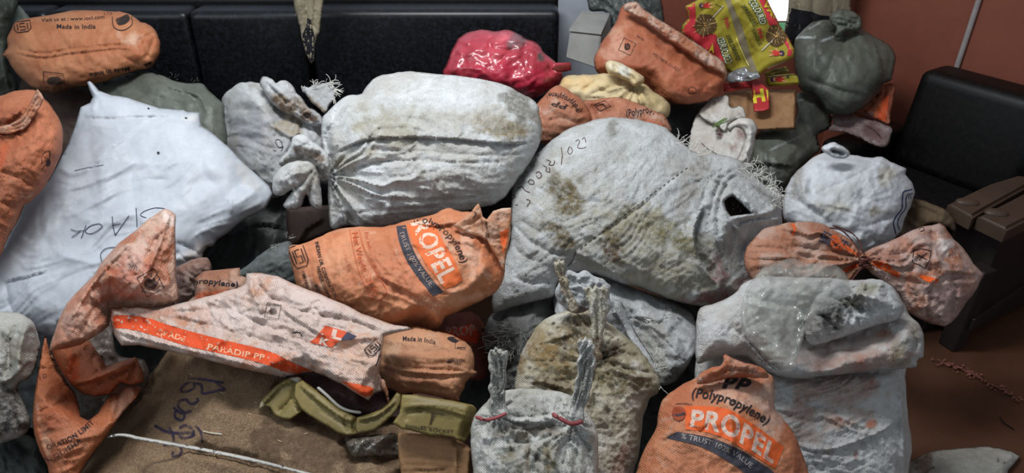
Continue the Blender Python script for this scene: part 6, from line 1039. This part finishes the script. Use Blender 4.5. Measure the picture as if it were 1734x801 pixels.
# cartons behind the tilted sack
def hexa(part, q1, z1, q2, z2, mat, bev=.004):
    bm = bmesh.new(); a = [bm.verts.new(U(x, y, z1)) for x, y in q1]; b = [bm.verts.new(U(x, y, z2)) for x, y in q2]
    bm.faces.new(a); bm.faces.new(b[::-1])
    for i in range(4): bm.faces.new((a[i], b[i], b[(i+1) % 4], a[(i+1) % 4]))
    bmesh.ops.recalc_face_normals(bm, faces=bm.faces[:]); bmesh.ops.bevel(bm, geom=bm.edges[:], offset=bev, segments=2, affect='EDGES')
    bm.verts.index_update(); v = np.array([list(x.co) for x in bm.verts]); f = [tuple(x.index for x in y.verts) for y in bm.faces]; bm.free()
    return [dict(part=part, verts=v, faces=f, fm=[0]*len(f), mats=[mat], stain_shade=None, label=None, kind=None, smooth=False)]
M_gcar = plain('grey_card', (142, 142, 138), .7, .1)
thing('grey_box', 'pale grey cardboard box with a lifted lid beside the red bag', 'box', [
 hexa('body', [(965, 54), (1018, 60), (1010, 116), (958, 98)], 2.82, [(986, 24), (1034, 28), (1036, 84), (985, 76)], 2.98, M_gcar),
 hexa('lid', [(964, 49), (1019, 55), (1018, 59), (964, 53)], 2.815, [(985, 18), (1033, 22), (1034, 27), (986, 23)], 2.985, M_gcar, .001)])
thing('dark_bag', 'crumpled dark grey bag behind the grey box at the top of the photo', 'bag', [
 soft('body', [(992, -20), (1060, -25), (1110, -20), (1122, 10), (1124, 45), (1112, 66), (1080, 60), (1050, 60), (1036, 90), (1024, 80), (1030, 40), (1024, 20), (1000, 18), (994, 0)], 3.04, fabric('grey_film', (86, 90, 88), (64, 68, 68), (112, 114, 112), .6, rough=.4, bump=.5, bscale=30), T=.06, Tb=.02, s=3.4, crum=[(26, .016)], wr=[(60, 50, 12, .008)])])
# brown cloth on the seat of the right-hand sofa
thing('folded_cloth', 'folded brown cloth lying between the white sack and the wooden bench', 'cloth', [
 soft('cloth', [(1528, 345), (1545, 336), (1570, 342), (1600, 355), (1616, 372), (1618, 392), (1600, 384), (1580, 378), (1560, 384), (1540, 394), (1518, 404)], 2.30, fabric('brown_cloth', (104, 86, 66), (82, 68, 52), None, rough=.85, bump=.3), T=.03, s=3, crum=[(20, .006)], st=[('v', [(1535, 360), (1560, 352), (1590, 366)], 4, .008)])])
# dim sacks deep in the pile, plus added dark fillers standing in for shade
thing('dark_sack', 'dim grey-green sack deep in the gap right of the smooth white sack', 'sack', [
 soft('body', [(398, 466), (420, 448), (440, 432), (456, 420), (475, 411), (492, 410), (506, 440), (508, 486), (470, 486), (430, 478)], 2.06, fabric('dim_green_weave', (96, 102, 100), (80, 84, 82), (112, 118, 118), .5, rough=.6, bump=.5), T=.05, s=3, crum=[(18, .006)], st=[('s', [(430, 440), (460, 425), (490, 415)], 4, -.008)], threads=([(458, 424, -60, 5, 10, 14), (484, 402, -20, 5, 5, 12)], M_threadd))])
thing('brown_box', 'dark brown cardboard in the gap under the knot of the big tied sack', 'box', [
 soft('side', [(484, 352), (520, 350), (566, 346), (572, 392), (540, 404), (515, 412), (488, 420)], 2.30, M_brown, T=.03, Tb=.10, flat=1, R=6, smooth=False, s=3.4, st=[('s', [(505, 415), (520, 390), (550, 372)], 4, .012)])])
thing('dark_sack', 'added dark filler sack closing the shadowed gap below the smooth white sack corner', 'sack', [  # filler added to keep this gap dark
 soft('body', [(300, 380), (340, 340), (420, 330), (470, 320), (500, 350), (510, 420), (500, 500), (430, 540), (330, 540), (290, 480)], 2.40, M_gapfill, T=.06, s=4, tilt=(0, -.06), crum=[(34, .010)], st=[('s', [(400, 400), (440, 380), (490, 390)], 5, .012)])])
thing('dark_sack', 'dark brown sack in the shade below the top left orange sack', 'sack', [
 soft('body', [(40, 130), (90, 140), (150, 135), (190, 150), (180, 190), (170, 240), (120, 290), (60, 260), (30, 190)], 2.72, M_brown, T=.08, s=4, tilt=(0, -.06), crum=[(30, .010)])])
thing('olive_bag', 'dark olive bag at the far left edge beside the top left orange sack', 'bag', [
 soft('body', [(-60, -30), (0, -35), (24, -20), (30, 8), (20, 40), (12, 70), (14, 110), (30, 140), (34, 165), (-60, 180)], 2.80, fabric('olive_dark_sheet', (66, 70, 60), (52, 56, 48), None, rough=.5, bump=.4), T=.07, Tb=.03, s=3.6, wr=[(80, 80, 14, .008)], crum=[(30, .008)])])
thing('plastic_bag', 'pale grey-green plastic bag corner standing behind the left end of the top orange sack', 'bag', [
 soft('body', [(14, 70), (20, 40), (30, 8), (44, 22), (54, 36), (52, 60), (40, 80), (22, 84)], 2.86, fabric('pale_green_film', (112, 120, 112), (92, 100, 94), None, rough=.3, bump=.5), T=.03, s=3, crum=[(16, .006)])])
thing('dark_sack', 'added dark filler sack in the shade right of the cream bag', 'sack', [  # added dark backing where only shade shows
 soft('body', [(1090, 170), (1140, 168), (1190, 170), (1240, 165), (1250, 230), (1200, 250), (1120, 250)], 2.80, M_gapfill, T=.05, s=4, crum=[(26, .008)])])
thing('dark_sack', 'added dark filler sack in the gap between the muddy tied sack and the front orange sack', 'sack', [  # added filler, darkens the gap and hides the floor
 soft('body', [(1060, 600), (1100, 520), (1160, 490), (1250, 470), (1270, 520), (1230, 660), (1170, 740), (1140, 801), (1130, 900), (1020, 900), (1040, 760)], 2.05, M_gapfill, T=.06, s=4, tilt=(0, -.06), crum=[(30, .010)])])
thing('dark_sack', 'added dark filler sack between the tan sack and the two-eared sack', 'sack', [  # added so the opening stays as dark as shade
 soft('body', [(740, 600), (800, 590), (850, 600), (900, 640), (900, 720), (800, 740), (760, 700)], 2.10, M_gapfill, T=.05, s=4, tilt=(0, -.05), crum=[(30, .010)])])
thing('dark_sack', 'added dark filler sack under the left orange sack and pale left-edge sack', 'sack', [  # filler added behind the dark opening, in place of shade
 soft('body', [(30, 540), (120, 540), (200, 560), (270, 560), (290, 600), (240, 680), (160, 740), (100, 820), (40, 800), (30, 660)], 2.20, M_gapfill, T=.05, s=4, tilt=(0, -.06), crum=[(30, .010)])])
# ================================================================ floor bits
def on_floor(px, py, lift=.004): return U(px, py, z_at_Z(py, lift))
thing('woven_sack', 'flat pale sack lying on the brown floor in the bottom right corner', 'sack', [
 soft('body', [(1520, 800), (1543, 781), (1574, 765), (1618, 760), (1665, 756), (1705, 762), (1727, 772), (1718, 784), (1706, 801), (1696, 860), (1620, 880), (1520, 870)], 2.0, white(43, (180, 178, 168), (160, 156, 146), (192, 190, 182), bump=.6), T=.05, Tb=.006, flat=.3, s=3, push=False, zfun=lambda X, Y: z_at_Z(np.asarray(Y, float), .012)-.0, crum=[(40, .010)], wr=[(-10, 70, 18, .004)], st=[('v', [(1560, 801), (1600, 780), (1660, 770)], 6, .008)],
  stains=[(1560, 785, 20, 30, 0, (110, 92, 74), .8), (1701, 784, 2, 2, 0, (30, 30, 30), .9), (1690, 780, 2, 2, 0, (30, 30, 30), .9), (1580, 792, 2, 2, 0, (30, 30, 30), .9)])])
rg = random.Random(5); tv = []; tf = []
path = catmull([(1587, 611), (1620, 622), (1650, 636), (1680, 652), (1705, 664), (1724, 678)], 8, False)
tube(tv, tf, [on_floor(x, y, .006) for x, y in path], .003, 5)
garl = dict(part='cord', verts=np.array(tv), faces=tf, fm=[0]*len(tf), mats=[plain('dry_cord', (112, 66, 56), .9)], stain_shade=None, label=None, kind=None)
fv = []; ff = []
for i in range(90):
    x, y = path[int(rg.random()*len(path))]; c = on_floor(x+rg.uniform(-9, 9), y+rg.uniform(-5, 5), .006+rg.uniform(0, .006)); a = rg.uniform(0, 6.28); r = rg.uniform(.003, .007); b0 = len(fv)
    for k in range(5): q = a+k*1.257; fv.append([c.x+math.cos(q)*r, c.y+math.sin(q)*r*.6, c.z+math.sin(q*1.5)*.002])
    fv.append([c.x, c.y, c.z+.003])
    for k in range(5): ff.append((b0+k, b0+(k+1) % 5, b0+5))
pet = dict(part='dried_petals', verts=np.array(fv), faces=ff, fm=[0]*len(ff), mats=[plain('dry_petal', (150, 92, 80), .9, var=.2)], stain_shade=None, label=None, kind='stuff')
thing('dried_garland', 'thin dried reddish flower garland lying on the brown floor', 'garland', [[garl], [pet]])
thing('twig', 'small dark twig on the floor near the right edge', 'twig', [tubes('twig', [[on_floor(1693, 706, .004), on_floor(1700, 716, .005), on_floor(1712, 724, .004), on_floor(1718, 728, .004)]], .002, M_brown)])
# curtains
M_cur = fabric('beige_curtain', (164, 154, 130), (146, 136, 114), None, rough=.85, bump=.2)
def vplane(Y): return lambda X, P_y: Y/(cp+(CY-np.asarray(P_y, float))/F*sp)
thing('curtain', 'beige curtain tail with dark hem hanging in the gap between the two back sofas', 'curtain', [
 soft('cloth', [(472, -300), (520, -304), (566, -300), (552, -30), (545, 20), (541, 55), (534, 72), (532, 100), (528, 108), (520, 96), (512, 70), (506, 40), (498, 12), (486, -60)], 2.90, M_cur, T=.03, Tb=.004, s=2.6, push=True, zfun=vplane(2.885), wr=[(86, 60, 9, .008)], st=[('v', [(518, -20), (519, 30), (524, 70)], 4, .014), ('v', [(534, -10), (532, 30), (526, 75)], 3, .010)],
  prints=[P_([(512, 58), (519, 44), (520, 30), (526, 34), (532, 60), (535, 72), (532, 100), (528, 108), (520, 96), (513, 74)], (34, 34, 40), .12)])])
thing('curtain', 'beige curtain with a broad dark hem beside the window at the top right', 'curtain', [
 soft('cloth', [(1345, -300), (1400, -304), (1470, -300), (1446, -60), (1441, 10), (1442, 28), (1442, 62), (1400, 70), (1350, 72), (1328, 64), (1334, 20), (1339, -60)], 3.2, M_cur, T=.04, Tb=.01, s=3, zfun=vplane(3.18), wr=[(90, 100, 10, .010)], st=[('v', [(1378, -20), (1377, 20), (1374, 60)], 4, .014), ('v', [(1354, -20), (1352, 20), (1350, 60)], 4, .012), ('v', [(1410, -20), (1410, 20), (1408, 60)], 4, .01)],
  prints=[P_([(1334, 12), (1350, 16), (1374, 20), (1390, 26), (1441, 30), (1442, 62), (1400, 70), (1350, 72), (1328, 64)], (36, 36, 40), -.3)])])
